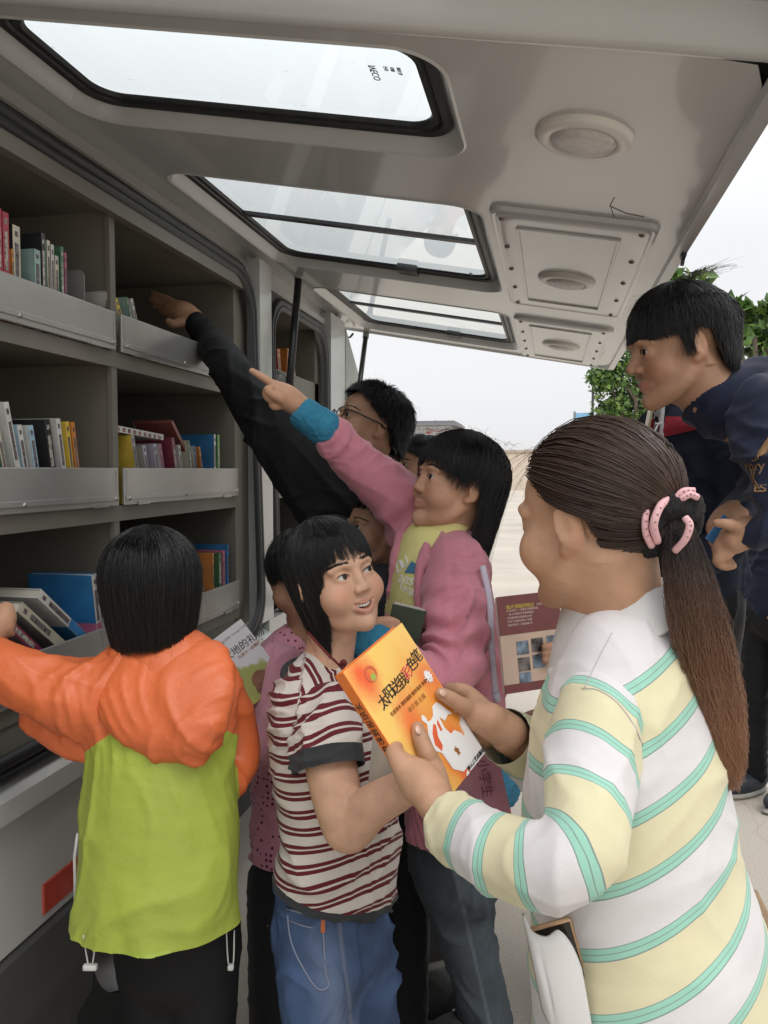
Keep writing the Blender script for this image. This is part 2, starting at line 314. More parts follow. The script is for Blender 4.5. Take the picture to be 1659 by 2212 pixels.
# ------------------------------------------------------------------ the bookmobile
VAN = root('bookmobile_van', 'white library van with book shelves behind a raised side hatch', 'van', (-2, 2.2, 0))
VW = mat('van_white_paint', (.44, .44, .42), .28, coat=.5, var=.05, vscale=2, dirt=(.45, .42, .37), dscale=1.6)
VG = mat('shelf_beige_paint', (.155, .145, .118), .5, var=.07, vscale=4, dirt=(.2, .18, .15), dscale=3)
CEIL = mat('hatch_gloss_paint', (.455, .46, .45), .33, coat=.5, var=.05, vscale=1.5, dirt=(.43, .44, .43), dscale=2.2)
RUB = mat('black_rubber', (.012, .013, .014), .42, var=.2, vscale=30)
DARK = mat('underbody_black', (.02, .02, .02), .8)
ALU = mat('brushed_flap_metal', (.40, .39, .37), .30, metal=.55, var=.10, vscale=6, dirt=(.36, .33, .29), dscale=5)
def glass_mat(name, smudge=.5):
    m = bpy.data.materials.new(name); m.use_nodes = True; t = m.node_tree; t.nodes.clear()
    o = _n(t, 'ShaderNodeOutputMaterial'); tr = _n(t, 'ShaderNodeBsdfTransparent'); tr.inputs[0].default_value = (.9, .94, .93, 1)
    gl = _n(t, 'ShaderNodeBsdfGlossy'); gl.inputs['Roughness'].default_value = .02; gl.inputs['Color'].default_value = (.9, .92, .92, 1)
    lw = _n(t, 'ShaderNodeLayerWeight'); lw.inputs[0].default_value = .5; pw_ = _n(t, 'ShaderNodeMath', operation='POWER'); pw_.inputs[1].default_value = 4.0; t.links.new(lw.outputs['Facing'], pw_.inputs[0]); fr = _n(t, 'ShaderNodeMath', operation='MULTIPLY_ADD'); fr.inputs[1].default_value = .9; fr.inputs[2].default_value = .05; t.links.new(pw_.outputs[0], fr.inputs[0])
    mx = _n(t, 'ShaderNodeMixShader'); t.links.new(fr.outputs[0], mx.inputs[0]); t.links.new(tr.outputs[0], mx.inputs[1]); t.links.new(gl.outputs[0], mx.inputs[2])
    df = _n(t, 'ShaderNodeBsdfDiffuse'); df.inputs[0].default_value = (.45, .46, .46, 1)
    co = _n(t, 'ShaderNodeTexCoord'); mp = _n(t, 'ShaderNodeMapping'); mp.inputs['Scale'].default_value = (5, 16, 5); mp.inputs['Rotation'].default_value = (0, 0, .7)
    nz = _n(t, 'ShaderNodeTexNoise'); nz.inputs['Scale'].default_value = 2.2; nz.inputs['Detail'].default_value = 7
    t.links.new(co.outputs['Object'], mp.inputs[0]); t.links.new(mp.outputs[0], nz.inputs['Vector'])
    rg = _n(t, 'ShaderNodeMapRange'); rg.inputs[1].default_value = .68; rg.inputs[2].default_value = .80; rg.inputs[4].default_value = smudge
    t.links.new(nz.outputs['Fac'], rg.inputs[0])
    m2 = _n(t, 'ShaderNodeMixShader'); t.links.new(rg.outputs[0], m2.inputs[0]); t.links.new(mx.outputs[0], m2.inputs[1]); t.links.new(df.outputs[0], m2.inputs[2])
    t.links.new(m2.outputs[0], o.inputs[0]); return m
GLASS = glass_mat('hatch_glass')
XB = -1.0; XS = -1.05; XBK = -1.5
# body
b = MB()
b.box((XB, -.2, .56), (XB-.06, 2.74, .83)); b.box((XB, 2.74, .40), (XB-.06, 6.0, .93))
b.prism([(XB+.03, -.2, .83), (XB+.03, -.2, .872), (XB-.05, -.2, .915), (XB-.05, -.2, .83)], (0, 2.94, 0))
b.box((XB-.005, 2.68, .93), (XB-.06, 2.80, 2.22)); b.box((XB-.02, 3.66, .93), (XB-.08, 3.92, 2.22))
b.box((XB-.07, -.2, 2.19), (XB-.17, 3.93, 2.30)); b.box((XB-.05, -.2, 2.165), (XB-.17, 3.93, 2.19))
b.box((-1.17, -.2, 2.25), (-2.95, 3.93, 2.33)); b.box((-2.95, -.2, .4), (-3.0, 6, 2.25)); b.box((-1.06, 3.92, .5), (-2.95, 3.98, 2.25))
b.box((-1.06, -.24, .4), (-2.95, -.2, 2.25))
# cab beyond the rear pillar, with raked windscreen post
b.prism([(XB-.03, 3.98, .4), (XB-.03, 3.98, 2.2), (XB-.10, 4.25, 2.18), (XB-.06, 5.3, 1.35), (XB-.02, 6.1, 1.2), (XB-.02, 6.2, .4)], (-1.9, 0, 0))
b.build('body', VW, VAN)
b = MB(); b.box((XB-.07, -.2, .32), (-2.95, 6, .4)); b.box((XB-.02, -.2, .33), (XB-.08, 1.36, .555)); b.box((XB-.02, 2.2, .3), (XB-.08, 2.74, .555)); b.build('chassis', DARK, VAN)
b = MB(); v, f = loft([[(XB+.004+dx-(.02 if y > 1.5 else 0), y, z) for y in (-.2, .5, 1.1, 1.5, 1.62)] for dx, z in ((-.02, .565), (.0, .54), (.0, .4), (-.03, .2))], False); b.add(v, f); b.build('skirt', mat('skirt_plastic', (.06, .06, .055), .6), VAN)
b = MB(); b.box((XB+.004, 1.395, .575), (XB-.01, 1.52, .640), 0, .004); b.build('reflector', mat('red_reflector', (.42, .05, .03), .3, coat=.5), VAN)
# wheel
wc = V3(-1.14, 1.83, .36)
w_ = root('wheel', None, None); w_.parent = VAN; w_.location = Vector(wc)-VAN.location
b = MB(); b.lathe(wc, (1, 0, 0), [(.2, .10), (.3, .115), (.345, .10), (.36, .06), (.36, -.08), (.34, -.1), (.2, -.1)], 40); tyre = b.build('wheel', mat('tyre_rubber', (.02, .02, .02), .8, bump=.3), VAN, True); bpy.data.objects.remove(w_)
b = MB(); b.lathe(wc, (1, 0, 0), [(.2, .09), (.19, .07), (.12, .02), (.10, .06), (.04, .08), (.001, .08)], 32); b.build('rim', mat('steel_rim', (.25, .25, .25), .4, metal=.7), tyre, True)
# shelf unit of two bays
ZB = (1.765, 1.387, 1.005); YD = (1.00, 1.795, 2.572)
b = MB()
for z in (2.135, 1.765, 1.387, 1.005):                 # boards with front lips
    b.box((XS-.012, .3, z-.028), (XBK, 2.575, z)); b.box((XS, .3, z-.034), (XS-.012, 2.575, z+.004))
for y in (.99, 1.795):
    b.box((XS-.002, y-.012, .9), (XS-.014, y+.012, 2.15)); b.box((XS-.014, y-.004, .9), (XBK, y+.004, 2.15))
b.box((XBK, .3, .8), (XBK-.02, 2.6, 2.2)); b.box((XS-.002, 2.555, .9), (XBK, 2.58, 2.15))
b.box((XS-.004, 2.58, .92), (XS-.012, 2.70, 2.18)); b.box((XS-.005, .3, .79), (XS-.03, 2.68, .975))
b.box((XS+.0, .3, 2.1), (XS-.013, 2.6, 2.18))
b.box((XB-.025, .3, 2.092), (XB-.05, 2.62, 2.128)); b.box((XB-.03, .3, 2.128), (XS-.013, 2.62, 2.19))
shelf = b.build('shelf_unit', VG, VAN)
SCR = mat('screw_steel', (.45, .44, .42), .35, metal=.9)
for bi, (y0, y1) in enumerate(((.31, .98), (1.005, 1.782), (1.81, 2.55))):
    for zi, z in enumerate(ZB):
        b = MB(); b.box((XS+.012, y0, z+.005), (XS+.004, y1, z+.098), 0, .002); b.box((XS+.015, y0+.004, z+.018), (XS+.0121, y1-.004, z+.03), 0, .001)
        b.box((XS+.0135, y1-.012, z+.03), (XS+.0121, y1-.009, z+.092)); b.box((XS+.0135, y0+.009, z+.03), (XS+.0121, y0+.012, z+.092))
        fl = b.build('shelf_flap', ALU, shelf)
# hinges and screws of the flaps, one mesh each kind on the unit
for z in ZB:
    for y in (1.70, 1.9, 2.45):
        b = MB(); b.box((XS+.016, y-.03, z+.004), (XS+.002, y+.03, z+.012)); b.build('hinge', SCR, shelf)
    for y in (1.05, 1.42, 1.765, 1.83, 2.15, 2.53):
        b = MB(); b.lathe((XS+.0125, y, z+.022), (1, 0, 0), [(.0055, 0), (.005, .004), (.001, .005)], 10); b.build('screw', SCR, shelf, True)
# rubber seal round the openings (a rounded-rectangle loop)
def seal(y0, y1, z0, z1, x0, x1, wd):
    b = MB(); rg = []
    for (off, dx) in ((0, 0), (.006, .014), (wd*.45, .016), (wd*.5, .006), (wd*.6, .016), (wd-.006, .014), (wd, 0)):
        loop = rrect(y0-wd+off, y1+wd-off, z0-wd+off, z1+wd-off, .16-off*.5, 8)
        rg.append([(x0+(x1-x0)*((z-z0)/(z1-z0))+dx, y, z) for y, z in loop])
    v, f = loft(rg); b.add(v, f); return b.build('door_seal', RUB, VAN, True)
seal(-.1, 2.625, .945, 2.125, -1.0, -1.03, .055)
seal(2.90, 3.60, .945, 2.10, -1.02, -1.04, .05)
# far bay
b = MB()
for z in (1.79, 1.41, 1.03): b.box((XS-.03, 2.84, z-.04), (XBK, 3.62, z)); b.box((XS-.02, 2.84, z-.044), (XS-.03, 3.62, z+.09))
b.box((XBK, 2.8, .8), (XBK-.02, 3.7, 2.2)); b.box((XS-.02, 2.8, .9), (XBK, 2.84, 2.18)); b.box((XS-.02, 3.56, .9), (XBK, 3.66, 2.18)); b.box((XS-.02, 2.8, 2.12), (XBK, 3.66, 2.2))
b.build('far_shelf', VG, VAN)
# ------------------------------------------------------------------ raised hatch
HO = V3(-1.1, 0, 2.25); HV = unit(V3(.285, 0, 2.0)-HO); HN = np.cross(HV, (0, 1, 0)); HN = HN if HN[2] > 0 else -HN
def H(y, v, w=0): return HO+V3(0, y, 0)+HV*v+HN*w
WINS = ((1.165, 1.585), (1.865, 2.79), (3.14, 4.12)); WV = (.125, .957)
Y1 = 4.235
HATCH = root('lift_hatch', None, None); bpy.data.objects.remove(HATCH)
bm = bmesh.new(); edges = []
def add_loop(pts):
    vs_ = [bm.verts.new(H(*p)) for p in pts]
    for i in range(len(vs_)): edges.append(bm.edges.new((vs_[i], vs_[(i+1) % len(vs_)])))
add_loop([(y, v) for y, v in [(1.13, -.03)]+[(1.13+i*0, v) for i, v in enumerate(np.linspace(.1, 1.32, 8))]+[(1.14, 1.38), (1.20, 1.40)]+[(y, 1.40) for y in np.linspace(1.6, 4.1, 8)]+[(4.2, 1.37), (Y1, 1.30)]+[(Y1, v) for v in np.linspace(1.2, -.03, 9)]+[(y, -.03) for y in np.linspace(4.0, 1.4, 9)]])
for (a, c) in WINS: add_loop([(p[0], p[1]) for p in rrect(a, c, WV[0], WV[1], .085, 8)])
bmesh.ops.triangle_fill(bm, use_beauty=True, edges=edges); bm.verts.index_update()
b = MB(); b.add([q.co[:] for q in bm.verts], [[w.index for w in q.verts] for q in bm.faces]); bm.free()
# outer skin, near roll, far lip, outer lip
prof = [(1.13, 0), (1.122, -.005), (1.112, -.006), (1.10, .0), (1.088, .02), (1.075, .055), (1.062, .11), (1.052, .18), (1.05, .24)]
v, f = loft([[H(y, vv, w) for vv in (-.03, .3, .7, 1.1, 1.3, 1.37, 1.40, 1.43)] for y, w in prof], False); b.add(v, f)
v, f = loft([[H(y, 1.40+dv, w) for y in (.9, 1.2, 2, 3, 4, Y1-.02)] for dv, w in ((0, 0), (.006, -.01), (.03, -.012), (.035, .0), (.035, .02), (0.02, .045))], False); b.add(v, f)
v, f = loft([[H(Y1+dy, vv, w) for vv in (-.03, .4, .9, 1.3, 1.42)] for dy, w in ((0, 0), (.008, -.008), (.04, -.006), (.045, .02), (.0, .045))], False); b.add(v, f)
# recess rims round the windows
RIMS = []
for (a, c) in WINS:
    rg = []
    for ins, w in ((0, 0), (.004, -.003), (.010, .001), (.016, .012), (.020, .018), (.026, .028), (.03, .032)):
        rg.append([H(p[0], p[1], w) for p in rrect(a+ins, c-ins, WV[0]+ins, WV[1]-ins, .085-ins*.5, 8)])
    v, f = loft(rg); b.add(v, f)
hatch = b.build('lift_hatch', CEIL, VAN, 'auto', fix=False)
for wi, (a, c) in enumerate(WINS):
    rg = []
    for ins, w in ((.028, .030), (.033, .024), (.046, .026), (.050, .033), (.055, .027), (.064, .029), (.068, .037)):
        rg.append([H(p[0], p[1], w) for p in rrect(a+ins, c-ins, WV[0]+ins, WV[1]-ins, .072-ins*.3, 8)])
    b = MB(); v, f = loft(rg); b.add(v, f)
    if wi:
        ym = a+.47*(c-a)
        b.obox(H(ym, .535, .034), HV, (0, 1, 0), (.36, .014, .005)); b.obox(H(ym+.02, .535, .040), HV, (0, 1, 0), (.36, .008, .004))
        b.obox(H(c-.062, .62, .026), HV, (0, 1, 0), (.035, .035, .012), 0, .004)
    b.build('window_seal', RUB, hatch, 'auto')
    b = MB(); b.add([H(p[0], p[1], .034) for p in rrect(a+.05, c-.05, WV[0]+.05, WV[1]-.05, .06, 8)], [tuple(range(36))]); b.build('window_pane', GLASS, hatch)
b = MB(); v0 = [H(.9, -.03, .05), H(.9, .13, .045), H(Y1-.02, .13, .045), H(Y1-.02, -.03, .05)]; b.add(v0, [(0, 1, 2, 3)])
b.add([H(.95, .95, .045), H(.95, 1.42, .045), H(Y1-.02, 1.42, .045), H(Y1-.02, .94, .045)], [(0, 1, 2, 3)])
for (y0, y1) in ((1.05, 1.175), (1.575, 1.875), (2.78, 3.15), (4.11, Y1)): b.add([H(y0, .13, .044), H(y0, .94, .044), H(y1, .94, .044), H(y1, .13, .044)], [(0, 1, 2, 3)])
b.build('outer_skin', VW, hatch)
# access panels, lights, screws
LIT = mat('lamp_flange_white', (.62, .59, .55), .35, var=.05); LENS = mat('lamp_lens', (.5, .47, .45), .18, spec=.6, var=.15, vscale=60, bump=.25, bscale=220, stretch=(1, 12, 1))
for (y0, y1, v0_, v1_) in ((1.835, 2.87, .972, 1.352), (3.14, 4.19, .968, 1.352)):
    rg = [[H(p[0], p[1], w) for p in rrect(y0+i, y1-i, v0_+i, v1_-i, .03, 4)] for i, w in ((0, 0), (.002, -.010), (.008, -.013), (.014, -.010), (.018, -.013), (.05, -.014))]
    b = MB(); v, f = loft(rg); b.add(v, f); n = len(rg[0]); 
    iy0, iy1, iv0, iv1 = y0+.10, y1-.12, v0_+.06, v1_-.075
    b.add(rg[-1], [tuple(range(n))])
    rr = [[H(p[0], p[1], w) for p in rrect(iy0+i, iy1-i, iv0+i, iv1-i, .006, 2)] for i, w in ((0, -.0142), (.002, -.019), (.007, -.019), (.009, -.0142))]
    v, f = loft(rr); b.add(v, f)
    pn = b.build('access_panel', CEIL, hatch, 'auto')
    for k in range(5):
        for vv in (v0_+.03, v1_-.035):
            yy = y0+.05+(y1-y0-.1)*k/4; b = MB(); b.lathe(H(yy, vv, -.013), -HN, [(.0075, 0), (.007, .003), (.004, .005), (.001, .006)], 10); b.build('screw', mat('screw_dull', (.2, .17, .14), .5, metal=.5), pn, True)
for (yy, vv, w0) in ((1.413, 1.168, 0), (2.395, 1.16, -.014), (3.63, 1.16, -.014)):
    b = MB(); b.lathe(H(yy, vv, w0), -HN, [(.083, 0), (.082, .006), (.074, .012), (.060, .014), (.057, .010), (.055, .010)], 40); lo = b.build('ceiling_lamp', LIT, hatch, True)
    b = MB(); b.lathe(H(yy, vv, w0), -HN, [(.056, .010), (.052, .016), (.04, .021), (.02, .024), (.0005, .025)], 32); b.build('lens', LENS, lo, True)
# black catch on the outer edge, crack in the paint
b = MB(); q = H(2.0, 1.425, -.014); b.obox(q, (0, 1, 0), HV, (.014, .006, .008), 0, .003); b.obox(q+V3(0, .01, -.012), (0, 1, 0), HV, (.004, .004, .010)); b.build('catch', RUB, hatch)
b = MB(); b.tube([H(1.70, 1.24, -.0006), H(1.755, 1.235, -.0006), H(1.79, 1.27, -.0006), H(1.80, 1.31, -.0006)], .0009, 4); b.tube([H(1.76, 1.237, -.0006), H(1.83, 1.25, -.0006)], .0007, 4); b.build('crack', mat('crack_dark', (.14, .12, .1), .8), hatch)
INK = flat('dark_print', (.03, .03, .03), .5)
q = H(1.31, .80, .0335)
text_mesh('glass_mark', 'IVECO', H(1.30, .815, .0325), (0, 1, 0), -HV, .018, INK, hatch)
for i, s in enumerate(('E43', '43R', '00176')): text_mesh('glass_mark', s, H(1.30, .838+.011*i, .0325), (0, 1, 0), -HV, .010, INK, hatch)
text_mesh('glass_mark', 'E43 SAFE', H(2.68, .84, .0325), (0, 1, 0), HV, .014, INK, hatch)
text_mesh('glass_mark', 'E43 SAFE', H(4.02, .84, .0325), (0, 1, 0), HV, .014, INK, hatch)
# gas struts
STR = mat('strut_black', (.02, .021, .022), .35)
for (p0, p1, r0) in ((P(644, 612, 3.08), P(624, 850, 2.95), .0145), (P(789, 735, 4.3), P(768, 900, 4.1), .014)):
    p0 = p0+(p0-p1)*.10; b = MB(); d = p1-p0; b.tube([p0, p0+d*.06], .017, 10, 1); b.tube([p0+d*.05, p0+d*.16], .008, 10); b.tube([p0+d*.05, p1], r0, 12); b.build('gas_strut', [STR, mat('strut_joint', (.3, .3, .3), .4)], VAN, True)
b = MB(); b.tube([P(742, 722, 4.35), P(748, 730, 4.35), P(757, 728, 4.34), P(763, 720, 4.33)], .006, 6); b.build('cable_loop', STR, VAN, True)
# ------------------------------------------------------------------ signed-distance modelling for figures and cloth
def catmull(pts, n):
    pts = np.asarray(pts, float); q = np.vstack([2*pts[0]-pts[1], pts, 2*pts[-1]-pts[-2]]); out = []
    for i in range(1, len(q)-2):
        for t in np.linspace(0, 1, n, endpoint=False):
            out.append(.5*((2*q[i])+(-q[i-1]+q[i+1])*t+(2*q[i-1]-5*q[i]+4*q[i+1]-q[i+2])*t*t+(-q[i-1]+3*q[i]-3*q[i+1]+q[i+2])*t**3))
    out.append(pts[-1]); return np.array(out)
def smin(a, b, k):
    if k <= 1e-6: return np.minimum(a, b)
    h = np.clip(.5+.5*(b-a)/k, 0, 1); return b+(a-b)*h-k*h*(1-h)
def d_rc(p, a, b, ra, rb):
    ab = b-a; L = ab@ab+1e-12; t = np.clip(((p-a)@ab)/L, 0, 1)
    q = p-a-t[..., None]*ab; return np.sqrt((q*q).sum(-1))-(ra+t*(rb-ra))
def S(c, r, k=.01, op='u'): c = np.asarray(c, float); return (lambda p: np.sqrt(((p-c)**2).sum(-1))-r, c-r, c+r, k, op)
def E(c, rad, k=.01, op='u', R=None):
    c = np.asarray(c, float); rad = np.asarray(rad, float); m = rad.max()
    def f(p):
        q = p-c
        if R is not None: q = q@R
        return (np.sqrt(((q/rad)**2).sum(-1))-1)*rad.min()
    return (f, c-m, c+m, k, op)
def T(pts, radii, k=.01, op='u', n=4):
    pts = np.asarray(pts, float); radii = np.broadcast_to(np.asarray(radii, float), (len(pts),))
    q = catmull(np.c_[pts, radii], n) if len(pts) > 2 else np.c_[pts, radii]
    def f(p):
        d = None
        for i in range(len(q)-1):
            e = d_rc(p, q[i, :3], q[i+1, :3], q[i, 3], q[i+1, 3]); d = e if d is None else np.minimum(d, e)
        return d
    m = q[:, 3:]; return (f, (q[:, :3]-m).min(0), (q[:, :3]+m).max(0), k, op)
def SL(rows, ex, k=.02, op='u', n=4, pw=2.0):
    """torso-like solid: rows = (centre, half width along ex, half depth)"""
    q = catmull(np.array([[*c, a, b] for c, a, b in rows]), n); ex = np.asarray(ex, float)
    def f(p):
        d = None
        for i in range(len(q)-1):
            a, b = q[i, :3], q[i+1, :3]; ab = b-a; L = ab@ab+1e-12; az = ab/np.sqrt(L); x = unit(ex-az*(ex@az)); y = np.cross(az, x)
            t = np.clip(((p-a)@ab)/L, 0, 1); w = p-a-t[..., None]*ab
            rx = q[i, 3]+t*(q[i+1, 3]-q[i, 3]); ry = q[i, 4]+t*(q[i+1, 4]-q[i, 4]); rm = np.minimum(rx, ry)
            e = (((np.abs(w@x)/rx)**pw+(np.abs(w@y)/ry)**pw+(np.abs(w@az)/rm)**pw)**(1/pw)-1)*rm
            d = e if d is None else np.minimum(d, e)
        return d
    m = q[:, 3:].max(1)[:, None]; return (f, (q[:, :3]-m).min(0), (q[:, :3]+m).max(0), k, op)
def HS(pt, n, pad=.4):
    """cut away everything on the far side of a plane (n points to what stays)"""
    pt = np.asarray(pt, float); n = unit(n); return (lambda p: (p-pt)@n, pt-pad, pt+pad, .002, 's')
def sdf_mesh(prims, h):
    us = [p for p in prims if p[4] == 'u']
    lo = np.min([p[1] for p in us], 0)-3*h-.004; hi = np.max([p[2] for p in us], 0)+3*h+.004
    n = np.ceil((hi-lo)/h).astype(int)+1; D = np.full(n, .06, np.float32)
    ax = [lo[i]+h*np.arange(n[i]) for i in range(3)]
    for f, a, b, k, op in prims:
        i0 = np.maximum(np.floor((a-k-3*h-lo)/h).astype(int), 0); i1 = np.minimum(np.ceil((b+k+3*h-lo)/h).astype(int)+1, n)
        if (i1 <= i0).any(): continue
        g = np.stack(np.meshgrid(*[ax[i][i0[i]:i1[i]] for i in range(3)], indexing='ij'), -1)
        e = f(g); sl_ = tuple(slice(i0[i], i1[i]) for i in range(3))
        D[sl_] = smin(D[sl_], e, k) if op == 'u' else -smin(-D[sl_], e, k)
    s = D < 0
    c8 = [s[i:n[0]-1+i, j:n[1]-1+j, k:n[2]-1+k] for i in (0, 1) for j in (0, 1) for k in (0, 1)]
    cnt = sum(c.astype(np.int8) for c in c8); mask = (cnt > 0) & (cnt < 8); ijk = np.argwhere(mask)
    idx = np.full(mask.shape, -1, np.int64); idx[mask] = np.arange(len(ijk))
    off = np.array([(i, j, k) for i in (0, 1) for j in (0, 1) for k in (0, 1)])
    val = np.stack([D[tuple((ijk+o).T)] for o in off], 1); acc = np.zeros((len(ijk), 3)); w = np.zeros(len(ijk))
    for a in range(8):
        for b in range(a+1, 8):
            if np.abs(off[a]-off[b]).sum() != 1: continue
            va, vb = val[:, a], val[:, b]; m = (va < 0) != (vb < 0); t = np.where(m, va/np.where(m, va-vb, 1), 0)
            acc += m[:, None]*(off[a]+t[:, None]*(off[b]-off[a])); w += m
    V = lo+h*(ijk+acc/w[:, None]); F = []
    for axis in range(3):
        o = [1, 1, 1]; o[axis] = 0; sl1 = [slice(1, -1)]*3; sl1[axis] = slice(0, -1); sl2 = [slice(1, -1)]*3; sl2[axis] = slice(1, None)
        A, B = s[tuple(sl1)], s[tuple(sl2)]; e = np.argwhere(A != B)+np.array(o); flip = s[tuple(e.T)]
        u_, v_ = [(1, 2), (2, 0), (0, 1)][axis]; du = np.zeros(3, int); du[u_] = 1; dv = np.zeros(3, int); dv[v_] = 1
        q = np.stack([idx[tuple((e-du-dv).T)], idx[tuple((e-dv).T)], idx[tuple(e.T)], idx[tuple((e-du).T)]], 1)
        q[~flip] = q[~flip][:, ::-1]; F.append(q)
    F = np.concatenate(F); F = F[(F >= 0).all(1)]
    return V, F
def vnormals(V, F):
    n = np.cross(V[F[:, 2]]-V[F[:, 0]], V[F[:, 3]]-V[F[:, 1]]); N = np.zeros_like(V)
    for i in range(4): np.add.at(N, F[:, i], n)
    return N/(np.linalg.norm(N, axis=1, keepdims=True)+1e-12)
def relax(V, F, it=2, lam=.5):
    E_ = np.concatenate([F[:, [0, 1]], F[:, [1, 2]], F[:, [2, 3]], F[:, [3, 0]]]); 
    for _ in range(it):
        a = np.zeros_like(V); c = np.zeros(len(V)); np.add.at(a, E_[:, 0], V[E_[:, 1]]); np.add.at(c, E_[:, 0], 1); np.add.at(a, E_[:, 1], V[E_[:, 0]]); np.add.at(c, E_[:, 1], 1)
        V = V+lam*(a/np.maximum(c, 1)[:, None]-V)
    return V
def folds(V, N, amp, wl, along=None, seed=1, sharp=2.2):
    """soft cloth creases: warped ridges of two sizes; 'along' = direction the creases run"""
    R = np.random.default_rng(seed); d = np.zeros(len(V))
    warp = sum(np.sin(V@(unit(R.normal(size=3))*2*pi/(wl*3.5))+R.random()*6)[:, None]*unit(R.normal(size=3)) for _ in range(5))*wl*.45
    X = V+warp
    for i in range(8):
        k = unit(R.normal(size=3))
        if along is not None: k = unit(k-.92*unit(along)*(k@unit(along)))
        w = wl*(.7+1.5*R.random())*(1 if i < 5 else .45); s_ = 1-np.abs(np.sin(X@(k*pi/w)+R.random()*6))
        env = np.clip(np.sin(V@(unit(R.normal(size=3))*2*pi/(wl*3.0))+R.random()*6)+np.sin(V@(unit(R.normal(size=3))*2*pi/(wl*4.7))+R.random()*6)-.1, 0, 1.3)
        d += (s_**sharp-.22)*env*(1 if i < 5 else .45)
    return V+N*(d*amp/1.1)[:, None]
def trim_plane(V, F, cuts):
    """open hem: drop what lies beyond each plane and square the edge onto it"""
    V = V.copy()
    for pt, n in cuts:
        n = unit(n); d = (V-np.asarray(pt))@n; keep = (d[F] > 0).any(1); F = F[keep]; used = np.zeros(len(V), bool); used[F.ravel()] = True
        m = used & (d < 0); V[m] -= d[m][:, None]*n
    return V, F
def cloth(name, prims, m, parent, h=.006, amp=.004, wl=.05, along=None, seed=1, attr=None, extra=None, relax_it=2, cuts=None):
    V, F = sdf_mesh(prims, h); V = relax(V, F, relax_it); A = attr(V) if attr else None
    if amp: V = folds(V, vnormals(V, F), amp, wl, along, seed)
    if extra is not None: V = extra(V, vnormals(V, F))
    if cuts: V, F = trim_plane(V, F, cuts)
    return mesh(name, V, F, m, parent, True, attrs=A)
def cloth_pieces(name, pieces, m, parent, h, amp, wl, seed=1):
    """panels sewn together: each (prims, attribute function) keeps its own pattern, the seam is where they meet"""
    ps = []; at = {}
    for i, (pr, fn, *ct) in enumerate(pieces):
        V, F = sdf_mesh(pr, h); V = relax(V, F, 2); A = fn(V); V = folds(V, vnormals(V, F), amp, wl, None, seed+i); V, F = trim_plane(V, F, ct[0] if ct else []); ps.append((V, F))
        for k_, a_ in A.items(): at.setdefault(k_, []).append(a_)
    V, F = merge(ps); return mesh(name, V, F, m, parent, True, attrs={k_: np.concatenate(a_) for k_, a_ in at.items()})
from mathutils.bvhtree import BVHTree
def surf(o, x, y, off=.0):
    """where the sight line of the survey photograph meets an object already built, and the outward normal there"""
    og = np.array(origin(o)); me = o.data; bv_ = BVHTree.FromPolygons([Vector(np.array(v.co)+og) for v in me.vertices], [p.vertices[:] for p in me.polygons])
    d = ray(x, y); l, n, i, ds = bv_.ray_cast(Vector(CAM), Vector(unit(d)))
    if l is None: return P(x, y, 1.5), -FW
    n = np.array(n); n = n if n@d < 0 else -n; return np.array(l)+n*off, n
def decal(name, s, o, x, y, x2, y2, size, m, parent, depth=.0006):
    """lettering printed on cloth: every letter follows the surface; runs from (x, y) to (x2, y2) of the survey"""
    n_ = len(s)
    for i, ch in enumerate(s):
        if ch == ' ': continue
        t = (i+.5)/n_; p, n = surf(o, x+(x2-x)*t, y+(y2-y)*t, .001); q, _ = surf(o, x+(x2-x)*(t+.1), y+(y2-y)*(t+.1)); ex = q-p; ex = ex-n*(ex@n); ex = unit(ex) if np.linalg.norm(ex) > 1e-4 else RT
        ey = np.cross(n, ex); ob_ = text_mesh(name, ch, p-ey*0, ex, ey, size, m, parent, depth, align='CENTER')
